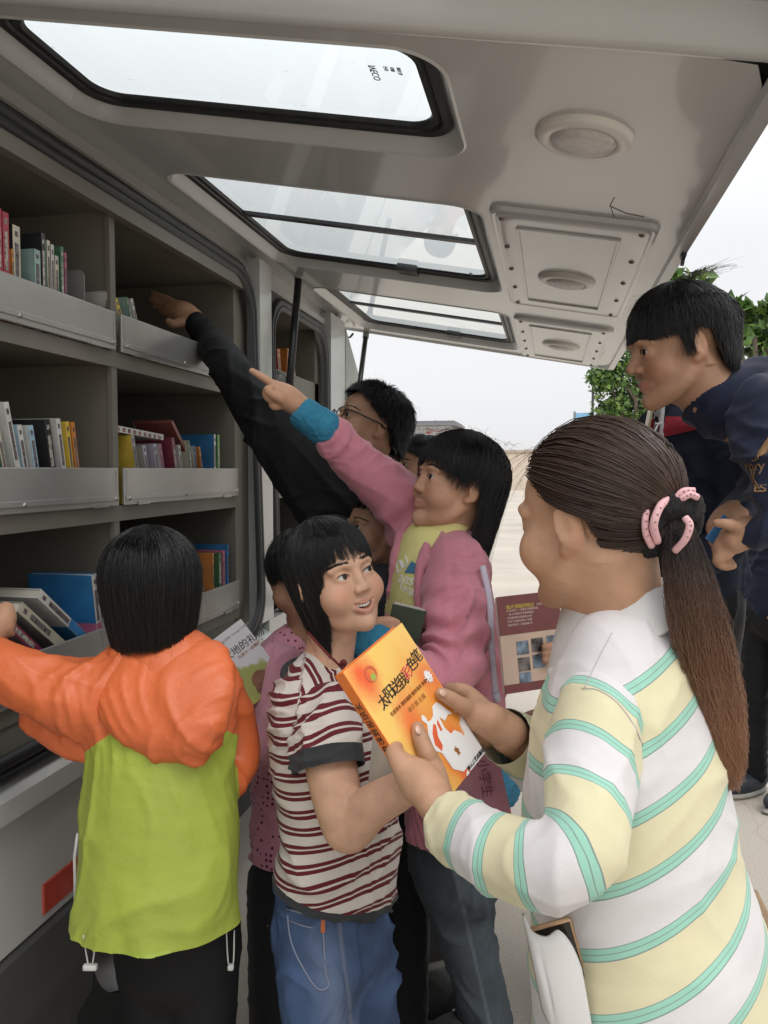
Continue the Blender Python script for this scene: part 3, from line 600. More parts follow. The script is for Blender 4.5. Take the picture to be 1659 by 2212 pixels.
# ------------------------------------------------------------------ figures
def skin(name, col, dark=0):
    m = mat(name, col, .54, spec=.35, var=.12, vscale=34, bump=.12, bscale=380, sss=.12)
    tint(m, 'lip', (.40, .13, .11), .5); tint(m, 'blush', (col[0]*1.02, col[1]*.72, col[2]*.66), .55); return m
def frame(yaw, pitch=0, roll=0):
    """columns: own right, face direction, up. yaw 0 = facing the viewer, + towards picture right; pitch + up; roll + leans the crown to picture left"""
    fh = unit(FW*V3(1, 1, 0)); y, p, r = radians(yaw), radians(pitch), radians(roll)
    f = -fh*cos(y)+RT*sin(y); f = f*cos(p)+V3(0, 0, 1)*sin(p); x = unit(np.cross(f, (0, 0, 1))); z = np.cross(x, f)
    vd = fh; Rm = np.array(Matrix.Rotation(-r, 3, Vector(vd)))
    return np.stack([Rm@x, Rm@f, Rm@z], 1)
def head_prims(s=1, mouth='closed', cheek=1.0, nose=1.0, eyes=1.0):
    P_ = []; v = lambda *a: np.array(a)*s; kid = 1 if s < .95 else 0
    P_ += [E(v(0, -.012, .038), v(.075, .095, .078), .02*s), E(v(0, .026, -.028), v(.059, .06, .082), .03*s), E(v(0, .036, .04), v(.055, .046, .045), .02*s)]
    jx = 1-.10*kid; P_ += [T([v(-.058*jx, -.008, -.035), v(-.05*jx, .022, -.076), v(0, .062-.002*kid, -.100+.002*kid), v(.05*jx, .022, -.076), v(.058*jx, -.008, -.035)], v(.016, .018, .0195, .018, .016)*(1-.06*kid), .02*s)]
    for q in (-1, 1):
        P_ += [S(v(q*(.036+.001*kid)*cheek, .052-.001*kid, -.036-.002*kid), (.031+.001*kid)*s*cheek, .02*s)]
    P_ += [S(v(0, .071, -.101), .0165*s, .015*s)]
    for q in (-1, 1):
        P_ += [E(v(q*.033, .099+.004*kid, .001), v(.019, .016, .012), .014*s, 's'), S(v(q*.031, .0715, -.001), .0162*s, .005*s)]
        P_ += [T([v(q*.012, .089, .017), v(q*.03, .088, .021), v(q*.05, .072, .015)], v(.006-.002*kid, .007-.002*kid, .005-.001*kid), .012*s)]
        a = radians(6*q); Rm = np.array([[cos(a), 0, -sin(a)], [0, 1, 0], [sin(a), 0, cos(a)]])
        P_ += [E(v(q*.0315, .0895, -.0015), v(.0150, .013, .0056*eyes), .0008, 's', Rm)]
    P_ += [RCN(v(0, .084, .010), v(0, .101*.5+.101*.5*nose, -.031), .0065*s, .0105*s, .012*s)]
    for q in (-1, 1): P_ += [S(v(q*.0115, .092, -.034), .0082*s, .006*s)]
    for q in (-1, 1): P_ += [S(v(q*.0058, .098, -.0425), .0036*s, .003*s, 's')]
    if mouth == 'closed':
        P_ += [T([v(-.023, .073, -.066), v(-.01, .0835, -.0630), v(0, .085, -.0640), v(.01, .0835, -.0630), v(.023, .073, -.066)], v(.003, .0047, .005, .0047, .003), .008*s),
               T([v(-.021, .074, -.0675), v(0, .0845, -.0735), v(.021, .074, -.0675)], v(.003, .0062, .003), .008*s),
               T([v(-.024, .079, -.0665), v(0, .0925, -.0685), v(.024, .079, -.0665)], v(.0012, .0018, .0012), .002*s, 's')]
    else:
        P_ += [T([v(-.030, .070, -.0545), v(-.013, .083, -.0600), v(0, .0855, -.062), v(.013, .083, -.0600), v(.030, .070, -.0545)], v(.003, .0042, .0045, .0042, .003), .007*s),
               T([v(-.029, .070, -.057), v(-.015, .0815, -.0735), v(0, .0845, -.0785), v(.015, .0815, -.0735), v(.029, .070, -.057)], v(.003, .005, .0058, .005, .003), .007*s),
               T([v(-.0225, .082, -.0595), v(-.011, .088, -.0665), v(0, .091, -.0690), v(.011, .088, -.0665), v(.0225, .082, -.0595)], v(.0025, .0055, .0068, .0055, .0025), .0015*s, 's'), T([v(-.0225, .074, -.0595), v(0, .080, -.0690), v(.0225, .074, -.0595)], v(.0025, .0064, .0025), .0015*s, 's')]
    for q in (-1, 1):
        a = radians(14); Rm = np.array([[1, 0, 0], [0, cos(a), sin(a)], [0, -sin(a), cos(a)]]); b_ = radians(-24*q); Rz = np.array([[cos(b_), -sin(b_), 0], [sin(b_), cos(b_), 0], [0, 0, 1]])
        P_ += [E(v(q*.0795, -.012, -.004), v(.0075, .0185, .031), .004*s, 'u', Rz@Rm), S(v(q*.073, -.002, -.033), .0085*s, .006*s), E(v(q*.068, -.008, -.004), v(.012, .014, .026), .008*s), E(v(q*.0895, -.009, -.001), v(.006, .010, .020), .004*s, 's', Rz@Rm)]
    return P_
def RCN(a, b, ra, rb, k): return T([a, b], [ra, rb], k)
def make_head(s, M, c, neck_to, neck_r, h, mouth='closed', **kw):
    pr = head_prims(s, mouth, **kw); nl = (np.asarray(neck_to)-c)@M
    pr.append(T([V3(0, -.022, -.045)*s, V3(0, -.028, -.09)*s*.5+nl*.5, nl], [neck_r*1.02, neck_r, neck_r*1.15], .022*s))
    V, F = sdf_mesh(pr, h); V = relax(V, F, 1, .4); q = V/s
    lip = np.exp(-(np.maximum(np.abs(q[:, 2]+.0685)-(.007 if mouth == 'closed' else .0115), 0)/.0022)**2)*np.exp(-(np.maximum(np.abs(q[:, 0])-.019, 0)/.004)**2)*(q[:, 1] > .07)
    bl = np.exp(-(((np.abs(q[:, 0])-.042)/.018)**2+((q[:, 2]+.035)/.02)**2))*(q[:, 1] > .02)+.6*np.exp(-(np.maximum(np.abs(q[:, 0])-.078, 0)/.004)**2)*(np.abs(q[:, 0]) > .074)
    return V@M.T+c, F, lip, np.clip(bl, 0, 1)
EYEM = None
def eye_mats():
    global EYEM
    if EYEM is None: EYEM = [mat('eye_white', (.62, .6, .57), .15, var=.03, coat=.6), mat('iris_brown', (.012, .007, .005), .12, coat=.3), mat('pupil_black', (.003, .003, .003), .08, coat=.4)]
    return EYEM
def add_eyes(s, M, c, parent, gaze=(0, 1, 0)):
    for q in (-1, 1):
        ce = V3(q*.031, .0725, -.001)*s; g = unit(gaze); b = MB(); r = .0138*s; a1 = unit(np.cross(g, (0, 0, 1))); a2 = np.cross(a1, g)
        ths = [0, 10, 17, 24, 30, 36, 45, 60, 80, 100, 130, 180]; n = 20; v = []; f = []; mi = []
        for th in ths: v += [ce+r*(g*cos(radians(th))+sin(radians(th))*(a1*cos(p)+a2*sin(p))) for p in np.arange(n)*2*pi/n]
        for i in range(len(ths)-1):
            for j in range(n): f.append((i*n+j, i*n+(j+1) % n, (i+1)*n+(j+1) % n, (i+1)*n+j)); mi.append(2 if ths[i+1] <= 17 else 1 if ths[i+1] <= 36 else 0)
        mesh('eye', np.array(v)@M.T+c, f, eye_mats(), parent, True, mi=mi)
        b = MB(); pts = [V3(q*.0315+x, .0885+.0022-(x*x)*22-abs(x)*.12, -.0015+.0060*(1-(x/.0155)**2)+q*x*.10)*s for x in np.linspace(-.0155, .0155, 9)]
        b.tube([M@p+c for p in pts], [.0004*s]+[.0011*s]*7+[.0004*s], 5); b.build('eyelash', HAIRK, parent, True)
def add_brows(s, M, c, parent, m, z=.0215, thick=1.0, V=None):
    L = (V-c)@M/s; L = L[(L[:, 1] > .04) & (L[:, 2] > 0) & (L[:, 2] < .05)]
    for q in (-1, 1):
        ps = []
        for i in range(130):
            t = RNG.random(); x = q*(.013+.038*t); zz = z+.0020+.0040*sin(t*2.9)-.003*t*t+RNG.normal()*.0014*thick*(1.2-.8*t); pts = []
            for u_ in (0, .5, 1):
                xx = x+q*.007*u_; z2 = zz+.0010*(1-2*t)*u_; j = np.argmin((L[:, 0]-xx)**2+(L[:, 2]-z2)**2); pts.append(M@(V3(xx, L[j, 1]+.0006, z2)*s)+c)
            ps.append(pts)
        strands('eyebrow', ps, .0006*s, m, parent)
def strands(name, paths, r, m, parent, tip=.3, mi=None, into=None):
    Pp = np.asarray(paths, float); n, M_, _ = Pp.shape; t = np.gradient(Pp, axis=1); t /= np.linalg.norm(t, axis=2, keepdims=True)+1e-12
    up = np.where(np.abs(t[..., 2:3]) < .8, V3(0, 0, 1), V3(1, 0, 0)); a = np.cross(t, up); a /= np.linalg.norm(a, axis=2, keepdims=True)+1e-12; b = np.cross(t, a)
    rr = np.asarray(r)*np.ones(n); w = (rr[:, None]*np.linspace(1, tip, M_)[None, :])[..., None]
    ring = np.stack([Pp+w*(a*cos(q)+b*sin(q)) for q in (0, 2.1, 4.2)], 2); V = ring.reshape(-1, 3)
    base = (np.arange(n)[:, None]*M_+np.arange(M_-1)[None, :]).reshape(-1)*3
    F = np.concatenate([np.stack([base+j, base+(j+1) % 3, base+3+(j+1) % 3, base+3+j], 1) for j in range(3)])
    if into is not None: into.append((V, F)); return None
    return mesh(name, V, F, m, parent, True)
def merge(parts):
    V = []; F = []; k = 0
    for v, f in parts: V.append(v); F.append(np.asarray(f)+k); k += len(v)
    return np.concatenate(V), np.concatenate(F)
def hair_mat(name, col, rough=.38, var=.3):
    m = mat(name, col, rough, spec=.5, var=var, vscale=60); return m
HAIRK = hair_mat('hair_black', (.0075, .0068, .0068))
def shell_pt(phi, u, hem, rad, c0, taper, flare=0):
    """u 0..1 from crown to the hem; phi 0 = front, + = own right"""
    rx, ry, rz = rad; eq = c0[2]
    arc = (rx+ry+rz)/3*pi/2; drop = np.maximum(eq-hem, 0)
    thmax = np.where(hem >= eq, np.arccos(np.clip((hem-eq)/rz, 0, 1)), pi/2)
    tot = thmax/(pi/2)*arc+drop; L = u*tot; th = np.minimum(L/arc*pi/2, thmax); dn = np.maximum(L-thmax/(pi/2)*arc, 0)
    k = np.sin(th)*(1-taper*(dn/.1)**1.5*.1+flare*dn)
    return np.stack([c0[0]+rx*k*np.sin(phi), c0[1]+ry*k*np.cos(phi), eq+rz*np.cos(th)-dn], -1)
def hair(parent, s, M, c, hem, rad=(.083, .103, .089), c0=(0, -.014, .036), n=3000, m=None, taper=.6, r=.0008, jit=.0022, short=False, lift=.0, seed=1, drop_noise=.012, lengthen=0, spiky=0, back_scale=1.0, messy=0, flare=0):
    R = np.random.default_rng(seed); m = m or HAIRK; parts = []
    hemf = lambda ph: np.array([hem(np.degrees(x)) for x in np.atleast_1d(ph)])
    nphi, nu = 96, 22; ph = np.linspace(-pi, pi, nphi, endpoint=False); hv = hemf(ph); rad = np.array(rad); c0 = np.array(c0)
    G = np.stack([shell_pt(ph, np.full(nphi, u), hv+.002, rad-.004, c0, taper, flare) for u in np.linspace(0.0, 1, nu)], 0)
    cap = np.stack([shell_pt(ph, np.full(nphi, 1.0), hv+.004, rad-.012, c0, taper, flare)], 0); G = np.concatenate([G, cap], 0); nu += 1
    V = G.reshape(-1, 3); i, j = np.meshgrid(np.arange(nu-1), np.arange(nphi), indexing='ij'); i = i.ravel(); j = j.ravel()
    F = np.stack([i*nphi+j, (i+1)*nphi+j, (i+1)*nphi+(j+1) % nphi, i*nphi+(j+1) % nphi], 1); parts.append((V, F))
    phs = R.uniform(-pi, pi, n); hs_ = hemf(phs)-R.random(n)*drop_noise*(.3 if short else 1)+drop_noise*.15; K = 10 if not short else 5; off = R.normal(0, jit, n)+jit*.3
    if short:
        u0 = R.random(n)**.8*.92; u1 = np.minimum(u0+.16+.22*R.random(n), 1.02)
    else: u0 = np.abs(R.normal(0, .05, n))*(R.random(n) < .75)+(R.random(n) < .25)*R.random(n)*.4; u1 = np.ones(n)*(1-.10*R.random(n)**3)
    sw = R.normal(0, .05+messy*.2, n); ps = np.zeros((n, K, 3))
    for k in range(K):
        f = k/(K-1); u = u0+(u1-u0)*f; o = off+(lift*f if short else 0)+spiky*f*(.5+R.random(n))
        rr = rad[None, :]+o[:, None]
        q = np.stack([shell_pt(phs[a:a+1]+sw[a]*(f if short else f*.35+.25*f*f), u[a:a+1], hs_[a:a+1], rr[a], c0, taper, flare)[0] for a in range(n)])
        ps[:, k] = q
    strands('hair', ps, r*(.7+.6*R.random(n)), m, None, tip=.35, into=parts)
    nf = min(220, n//14); ii = R.integers(0, n, nf); fl = ps[ii].copy(); w_ = np.linspace(0, 1, K)[None, :, None]; fl += (R.normal(size=(nf, 1, 3))*.009*w_+R.normal(size=(nf, 1, 3))*.004*np.sin(w_*5)+(fl-c0)*(.05*R.random((nf, 1, 1)))*w_)
    strands('hair', fl, r*.42, m, None, tip=.4, into=parts)
    V, F = merge(parts); return mesh('hair', (V*s)@M.T+c, F, m, parent, True)
def finger(pts, r0, r1, k=.004): return T(pts, np.linspace(r0, r1, len(pts)), k, n=3)
class Person:
    def __init__(s, label, loc, skin_m, group=None, name='person'):
        s.root = root(name, label, 'person', loc, group); s.sk = skin_m; s.parts = []; s.lip = []; s.bl = []
    def add(s, V, F, lip=None, bl=None):
        s.parts.append((V, F)); s.lip.append(np.zeros(len(V)) if lip is None else lip); s.bl.append(np.zeros(len(V)) if bl is None else bl)
    def core(s, prims, h=.008):
        V, F = sdf_mesh(prims, h); s.add(relax(V, F, 2), F)
    def head(s, sc, c, yaw, pitch, roll, neck, neck_r=.05, h=.0026, mouth='closed', face=True, gaze=(0, 1, 0), brow=1.0, hm=None, **kw):
        s.M = frame(yaw, pitch, roll); s.c = np.asarray(c, float); s.s = sc
        s.add(*make_head(sc, s.M, s.c, neck, neck_r, h, mouth, **kw))
        if face:
            add_eyes(sc, s.M, s.c, s.root, gaze); add_brows(sc, s.M, s.c, s.root, hm or HAIRK, thick=brow, V=s.parts[-1][0])
        return s
    def hair(s, hem, **kw): return hair(s.root, s.s, s.M, s.c, hem, **kw)
    def done(s):
        V, F = merge(s.parts); o = mesh('body', V, F, s.sk, s.root, True, attrs={'lip': np.concatenate(s.lip), 'blush': np.concatenate(s.bl)}); return o
def lerp_hem(tab):
    """tab = [(degrees, hem height)] symmetric unless negative degrees are given"""
    xs = np.array([t[0] for t in tab], float); ys = np.array([t[1] for t in tab], float)
    neg = (xs < 0).any()
    return lambda d: float(np.interp(d if neg else abs(d), xs, ys))
def PP(*a): return [P(*q) for q in a]
def R_(px, Z): return px*Z/FPX
# ------------------------------------------------------------------ materials for the people
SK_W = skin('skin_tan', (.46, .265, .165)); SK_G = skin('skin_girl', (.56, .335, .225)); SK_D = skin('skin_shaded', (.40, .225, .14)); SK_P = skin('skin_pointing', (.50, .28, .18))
BROWNH = hair_mat('hair_brown', (.03, .018, .014), .34)
tint(BROWNH, 'tipc', (.36, .185, .105))
CARD = mat('cardigan_cotton', (1, 1, 1), .85, spec=.2, var=.05, vscale=14, bump=.12, bscale=700, sheen=.15)
YEL, WHT, GRN, GRY = (.60, .55, .36), (.60, .575, .57), (.28, .52, .41), (.20, .27, .24)
bands(CARD, 'stripe', .132, [(0, GRY), (.011, GRN), (.052, GRY), (.061, GRN), (.102, GRY), (.113, YEL), (.5, GRY), (.511, GRN), (.552, GRY), (.561, GRN), (.602, GRY), (.613, WHT)])
CUFFM = mat('cardigan_collar_cotton', (.60, .585, .57), .85, spec=.2, var=.04, bump=.12, bscale=700)
PANTB = mat('black_trouser_cloth', (.012, .012, .013), .8, spec=.25, bump=.1, bscale=300, sheen=.1)
# ------------------------------------------------------------------ the woman with the ponytail
def chain_s(V, pts):
    """arc length of the closest point on a polyline, blended across bends"""
    q = catmull(pts, 6); D_, S_, L0 = [], [], 0
    for a, b in zip(q[:-1], q[1:]):
        ab = b-a; L = np.linalg.norm(ab)+1e-9; t = np.clip(((V-a)@ab)/L**2, 0, 1); D_.append(np.linalg.norm(V-a-t[:, None]*ab, axis=1)); S_.append(L0+t*L); L0 += L
    D_ = np.array(D_); w = np.exp(-(D_-D_.min(0))/.007); return (w*np.array(S_)).sum(0)/w.sum(0)
wb = P(1400, 2212, 1.05)
wo = Person('woman with long brown ponytail in yellow and white striped cardigan holding an orange book', (wb[0], wb[1], 0), SK_W)
wx = frame(-118)[:, 0]
W_T = [(P(1345, 1392, 1.07), .05, .04), (P(1360, 1412, 1.06), .118, .070), (P(1362, 1470, 1.05), .158, .090), (P(1354, 1600, 1.04), .176, .117), (P(1356, 1750, 1.03), .174, .128), (P(1378, 1900, 1.02), .172, .128), (P(1400, 2050, 1.02), .19, .145), (P(1420, 2250, 1.02), .20, .152), (P(1425, 2330, 1.02), .198, .15)]
W_LA = PP((1300, 1495, .95), (1290, 1570, .91), (1275, 1710, .85), (1255, 1835, .80), (1175, 1868, .815), (1060, 1835, .875), (975, 1778, .945))
W_LR = [R_(74, .95), R_(97, .91), R_(97, .85), R_(93, .80), R_(93, .82), R_(83, .875), R_(71, .945)]
W_RA = PP((1330, 1480, 1.2), (1290, 1640, 1.27), (1230, 1700, 1.26), (1150, 1625, 1.18), (1092, 1590, 1.13)); W_RR = [.06, .056, .052, .046, R_(62, 1.13)]
slw = T(W_LA, W_LR, .012); srw = T(W_RA, W_RR, .012); tow = SL(W_T, wx, .02)
def tor_attr(V):
    ta = V3(-.45*RT[0], -.45*RT[1], 1.0); st = V@ta; s0 = P(1400, 1345, 1.0)@ta; return {'stripe': np.minimum(st-s0+.80*.132, .80*.132)+9*.132}
def sla_attr(V): return {'stripe': chain_s(V, W_LA)-.45*((V-W_LA[0])@RT)-.035+5*.132}
def sra_attr(V): return {'stripe': chain_s(V, W_RA)+.03+5*.132}
cl = P(960, 1768, .955); cr_ = P(1084, 1584, 1.122)
cdl = unit(W_LA[-2]-W_LA[-1]); cdr = unit(W_RA[-2]-W_RA[-1])
card = cloth_pieces('cardigan', [([tow], tor_attr), ([slw], sla_attr, [(cl+cdl*.012, cdl)]), ([srw], sra_attr, [(cr_+cdr*.01, cdr)])], CARD, wo.root, .0046, .0042, .085, 11)
# collar: a folded ring
cc = P(1350, 1335, 1.065); wy = frame(-118)[:, 1]
rg = []
for k_, (a, bq, hgt, tl) in enumerate(((.066, .066, -.01, .0), (.070, .072, .030, .014), (.075, .079, .041, .018), (.084, .084, .034, .026), (.100, .093, .006, .040), (.116, .100, -.020, .052), (.115, .099, -.024, .052), (.108, .092, -.024, .052))):
    rg.append([cc+wx*a*cos(t)+wy*bq*sin(t)+V3(0, 0, hgt-tl*sin(t)-(.012 if k_ > 3 else 0)*abs(cos(t))) for t in np.arange(48)*2*pi/48])
v, f = loft(rg); cb = MB(); cb.add(v, f); cb.build('collar', CUFFM, wo.root, True)
SEAM = mat('cardigan_seam', (.50, .48, .47), .9)
for pts in ([(1322, 1368), (1300, 1410), (1280, 1450), (1264, 1486)], [(1258, 1488), (1290, 1490), (1330, 1515), (1365, 1560), (1388, 1610)]):
    b = MB(); b.tube([surf(card, x, y, .0006)[0] for x, y, _ in catmull([(x, y, 0) for x, y in pts], 4)], .0007, 5); b.build('seam', SEAM, wo.root, True)
# core + arms
wo.core([SL([(c, max(a-.022, .03), max(b_-.022, .03)) for c, a, b_ in W_T], wx, .02), T(W_LA, [r*.6 for r in W_LR], .01), T(W_RA, [r*.6 for r in W_RR], .01)]+[T([P(1420, 2280, 1.02)+wx*q*.09, V3(wb[0], wb[1], .45)+wx*q*.1, V3(wb[0], wb[1], .06)+wx*q*.1], [.085, .055, .04], .02) for q in (-1, 1)])
wo.head(.97, P(1278, 1124, 1.035), -134, -3, 2, P(1348, 1400, 1.075), .058, .003, 'closed', face=False, cheek=1.08)
cloth('trousers', [SL([(P(1420, 2260, 1.02), .185, .135), (V3(wb[0], wb[1], .72), .17, .125)], wx, .02)]+[T([V3(wb[0], wb[1], .75)+wx*q*.09, V3(wb[0], wb[1], .45)+wx*q*.1, V3(wb[0], wb[1], .05)+wx*q*.1], [.095, .075, .06], .02) for q in (-1, 1)], PANTB, wo.root, .012, .003, .1)
# hair swept back into the ponytail
HR = np.random.default_rng(5); hp = []; pars = []
c0 = V3(0, -.014, .036); rad = V3(.0855, .1055, .0885); knot = V3(0.0, -.116, .006); kd = unit((knot-c0)/rad)
hl = lerp_hem([(0, .088), (30, .080), (55, .055), (72, .030), (88, .018), (100, .008), (110, -.045), (122, -.088), (150, -.112), (180, -.115)])
for i in range(7500):
    ph = HR.uniform(-pi, pi); u = HR.random()**.8
    q0 = shell_pt(np.array([ph]), np.array([1.0-.55*u*(abs(ph) < 1.9)]), np.array([hl(np.degrees(ph))]), rad, c0, 0)[0]
    d0 = unit((q0-c0)/rad); om = math.acos(np.clip(d0@kd, -1, 1)); o = HR.normal(0, .0016)+.001; pts = []
    puff = .007*np.exp(-(np.degrees(abs(ph))/50)**2)*(1-u)
    for k in range(12):
        t = k/11; d = (sin((1-t)*om)*d0+sin(t*om)*kd)/(sin(om)+1e-6); d = unit(d)
        d[2] -= .10*sin(pi*t)*(1 if d[2] < .7 else .4)*min(1, om); d = unit(d)
        pts.append(c0+d*(rad+.001+o+puff*sin(pi*min(1, t*1.6))+.004*sin(t*pi)))
    hp.append(pts)
strands('hair', hp, .00075*(.7+.6*HR.random(len(hp))), None, None, .8, into=pars)
# cap below the strands
nphi = 96; ph = np.linspace(-pi, pi, nphi, endpoint=False); hv = np.array([hl(x) for x in np.degrees(ph)])
prj = lambda q, r_: c0+((q-c0)/rad)/np.linalg.norm((q-c0)/rad, axis=-1, keepdims=True)*r_
G = np.concatenate([np.stack([prj(shell_pt(ph, np.full(nphi, u), hv, rad, c0, 0), rad-.002) for u in np.linspace(0, 1, 20)]), prj(shell_pt(ph, np.ones(nphi), hv, rad, c0, 0), rad-.012)[None]])
i, j = np.meshgrid(np.arange(20), np.arange(nphi), indexing='ij'); i = i.ravel(); j = j.ravel()
pars.append((G.reshape(-1, 3), np.stack([i*nphi+j, (i+1)*nphi+j, (i+1)*nphi+(j+1) % nphi, i*nphi+(j+1) % nphi], 1)))
fl = []
for k in range(26):      # loose wisps over the forehead and fly-aways
    ph = HR.normal(0, .5) if k < 14 else HR.uniform(-pi, pi); q0 = c0+unit(V3(sin(ph)*.5, cos(ph), .75))*rad; d = unit(V3(HR.normal()*.5, .5+HR.random(), HR.normal()*.5))
    fl.append([q0+d*.05*t+V3(0, .01, -.03)*t*t+V3(0, 0, .004) for t in np.linspace(0, 1, 12)])
strands('hair', fl, .0003, None, None, .5, into=pars)
V, F = merge(pars); Vw = (V*.97)@wo.M.T+wo.c
kw = wo.c+wo.M@(knot*.97)
tail = np.array([kw, P(1476, 1190, .955), P(1500, 1300, .945), P(1525, 1420, .95), P(1553, 1540, .96), P(1570, 1640, .965), P(1568, 1720, .97)]); tr_ = np.array([.014, .024, .030, .031, .024, .014, .006])
TC = catmull(np.c_[tail, tr_], 5); tp = []
for i in range(4800):
    a = HR.uniform(0, 2*pi); rr = HR.random()**.5; end = int(len(TC)*(.58+.42*HR.random())); end = max(end, 14); w1 = HR.normal(0, .25); w2 = HR.normal(0, .5); ii = np.linspace(0, end-1, 14); pts = []
    for k, x in enumerate(ii):
        q = np.array([np.interp(x, np.arange(len(TC)), TC[:, d]) for d in range(4)]); ang = a+w1*k/14+.25*sin(w2*k*.5)
        pts.append(q[:3]+q[3]*rr*(cos(ang)*RT*1.0+sin(ang)*FW*.8+.2*UP*sin(ang))+RT*(.010*sin(k*.75+w2*5)+.006*sin(k*1.4+w1*9))*k/14)
    tp.append(pts)
pt2 = []; strands('hair', tp, .00034*(.6+.8*HR.random(len(tp))), None, None, .5, into=pt2)
fl = []
for k in range(70):
    s0 = HR.integers(8, 30); q = TC[min(s0, len(TC)-1)]; d = unit(RT*HR.normal(.2, .8)-UP*(.8+HR.random())+FW*HR.normal()*.4); p0 = q[:3]+RT*HR.normal()*q[3]*.8
    fl.append([p0+d*.10*t-RT*.02*t*t*HR.normal()-UP*.05*t*t for t in np.linspace(0, 1, 14)])
strands('hair', fl[:10], .00024, None, None, .4, into=pt2)
Vt, Ft = merge(pt2); tipc = np.clip((1235-np.array((Vt-CAM)@UP)*0-0)/1, 0, 0)*0 if False else np.clip((kw[2]-.05-Vt[:, 2])/.20, 0, 1)
mesh('hair', np.concatenate([Vw, Vt]), np.concatenate([F, Ft+len(Vw)]), BROWNH, wo.root, True, attrs={'tipc': np.concatenate([np.clip(.25+0*Vw[:, 0], 0, .08), tipc])})
# scrunchie: black gathered cloth with pink dotted bands
SCM = mat('scrunchie_black', (.01, .01, .01), .95, bump=.5, bscale=250); PNK = mat('scrunchie_pink', (.72, .42, .44), .8)
tdir = unit(P(1478, 1190, .95)-P(1420, 1130, .99)); a1 = unit(np.cross(tdir, FW)); a2 = np.cross(tdir, a1); kc = P(1446, 1135, .962)
sp = [S(P(1482, 1105, .945), R_(24, .945), .008), S(P(1500, 1085, .945), R_(17, .945), .008), S(P(1470, 1160, .945), R_(20, .945), .01)]
loop = [kc+(a1*cos(t)+a2*sin(t))*.033 for t in np.linspace(0, 2*pi, 17)]
sp.append(T(loop, [.013+.003*sin(i*2.3) for i in range(17)], .008)); sc = cloth('scrunchie', sp, SCM, None, .003, .003, .012, None, 4)
tag(sc, 'black gathered hair tie with pink dotted bands on the brown ponytail', 'hair tie')
for pts, rr in (([P(1408, 1082, .94), P(1395, 1110, .93), P(1395, 1150, .932), P(1408, 1180, .945)], .0042), ([P(1440, 1078, .935), P(1424, 1098, .922), P(1412, 1135, .922), P(1420, 1170, .94)], .0048), ([P(1480, 1118, .925), P(1490, 1135, .92), P(1480, 1165, .925), P(1458, 1190, .94)], .0045), ([P(1455, 1085, .935), P(1475, 1062, .93), P(1500, 1060, .93)], .0042), ([P(1470, 1078, .93), P(1490, 1068, .926), P(1506, 1074, .93)], .0042)):
    b = MB(); q = catmull(pts, 5); b.tube(q, rr, 8); bd = b.build('band', PNK, sc, True)
    b = MB()
    for k in range(1, len(q)-1, 2): b.lathe(q[k]-FW*rr*.9, -FW, [(.0017, 0), (.0012, .0007), (.0001, .0009)], 7)
    b.build('dots', mat('dot_mauve', (.35, .2, .2), .6), bd, True)
# ------------------------------------------------------------------ the orange book she holds
BK_TL, BK_TR, BK_BR = P(742, 1452, 1.018), P(868, 1345, 1.12), P(1062, 1607, 1.135); BK_BL = BK_TL+BK_BR-BK_TR
bu = unit(BK_TR-BK_TL); bl_ = BK_BL-BK_TL; bv = unit(bl_-bu*(bl_@bu)); bw = float(np.linalg.norm(BK_TR-BK_TL)); bh = float(np.linalg.norm(bl_)); bn = np.cross(bv, bu); bn = bn if bn@FW < 0 else -bn
def BKP(u, v, w=0): return BK_TL+bu*bw*u+bv*bh*v+bn*w
def bkz(x, y, w=0): d = ray(x, y); t = ((BK_TL+bn*w-CAM)@bn)/(d@bn); return CAM+d*t
ob = root('held_book', 'orange paperback with black brush title and white rider held by the woman', 'book', BKP(.5, .5, -.01))
m = mat('cover_watercolour', (.86, .50, .10), .3, spec=.5, var=.05, coat=.25)
t_ = m.node_tree; sck = base_socket(m)
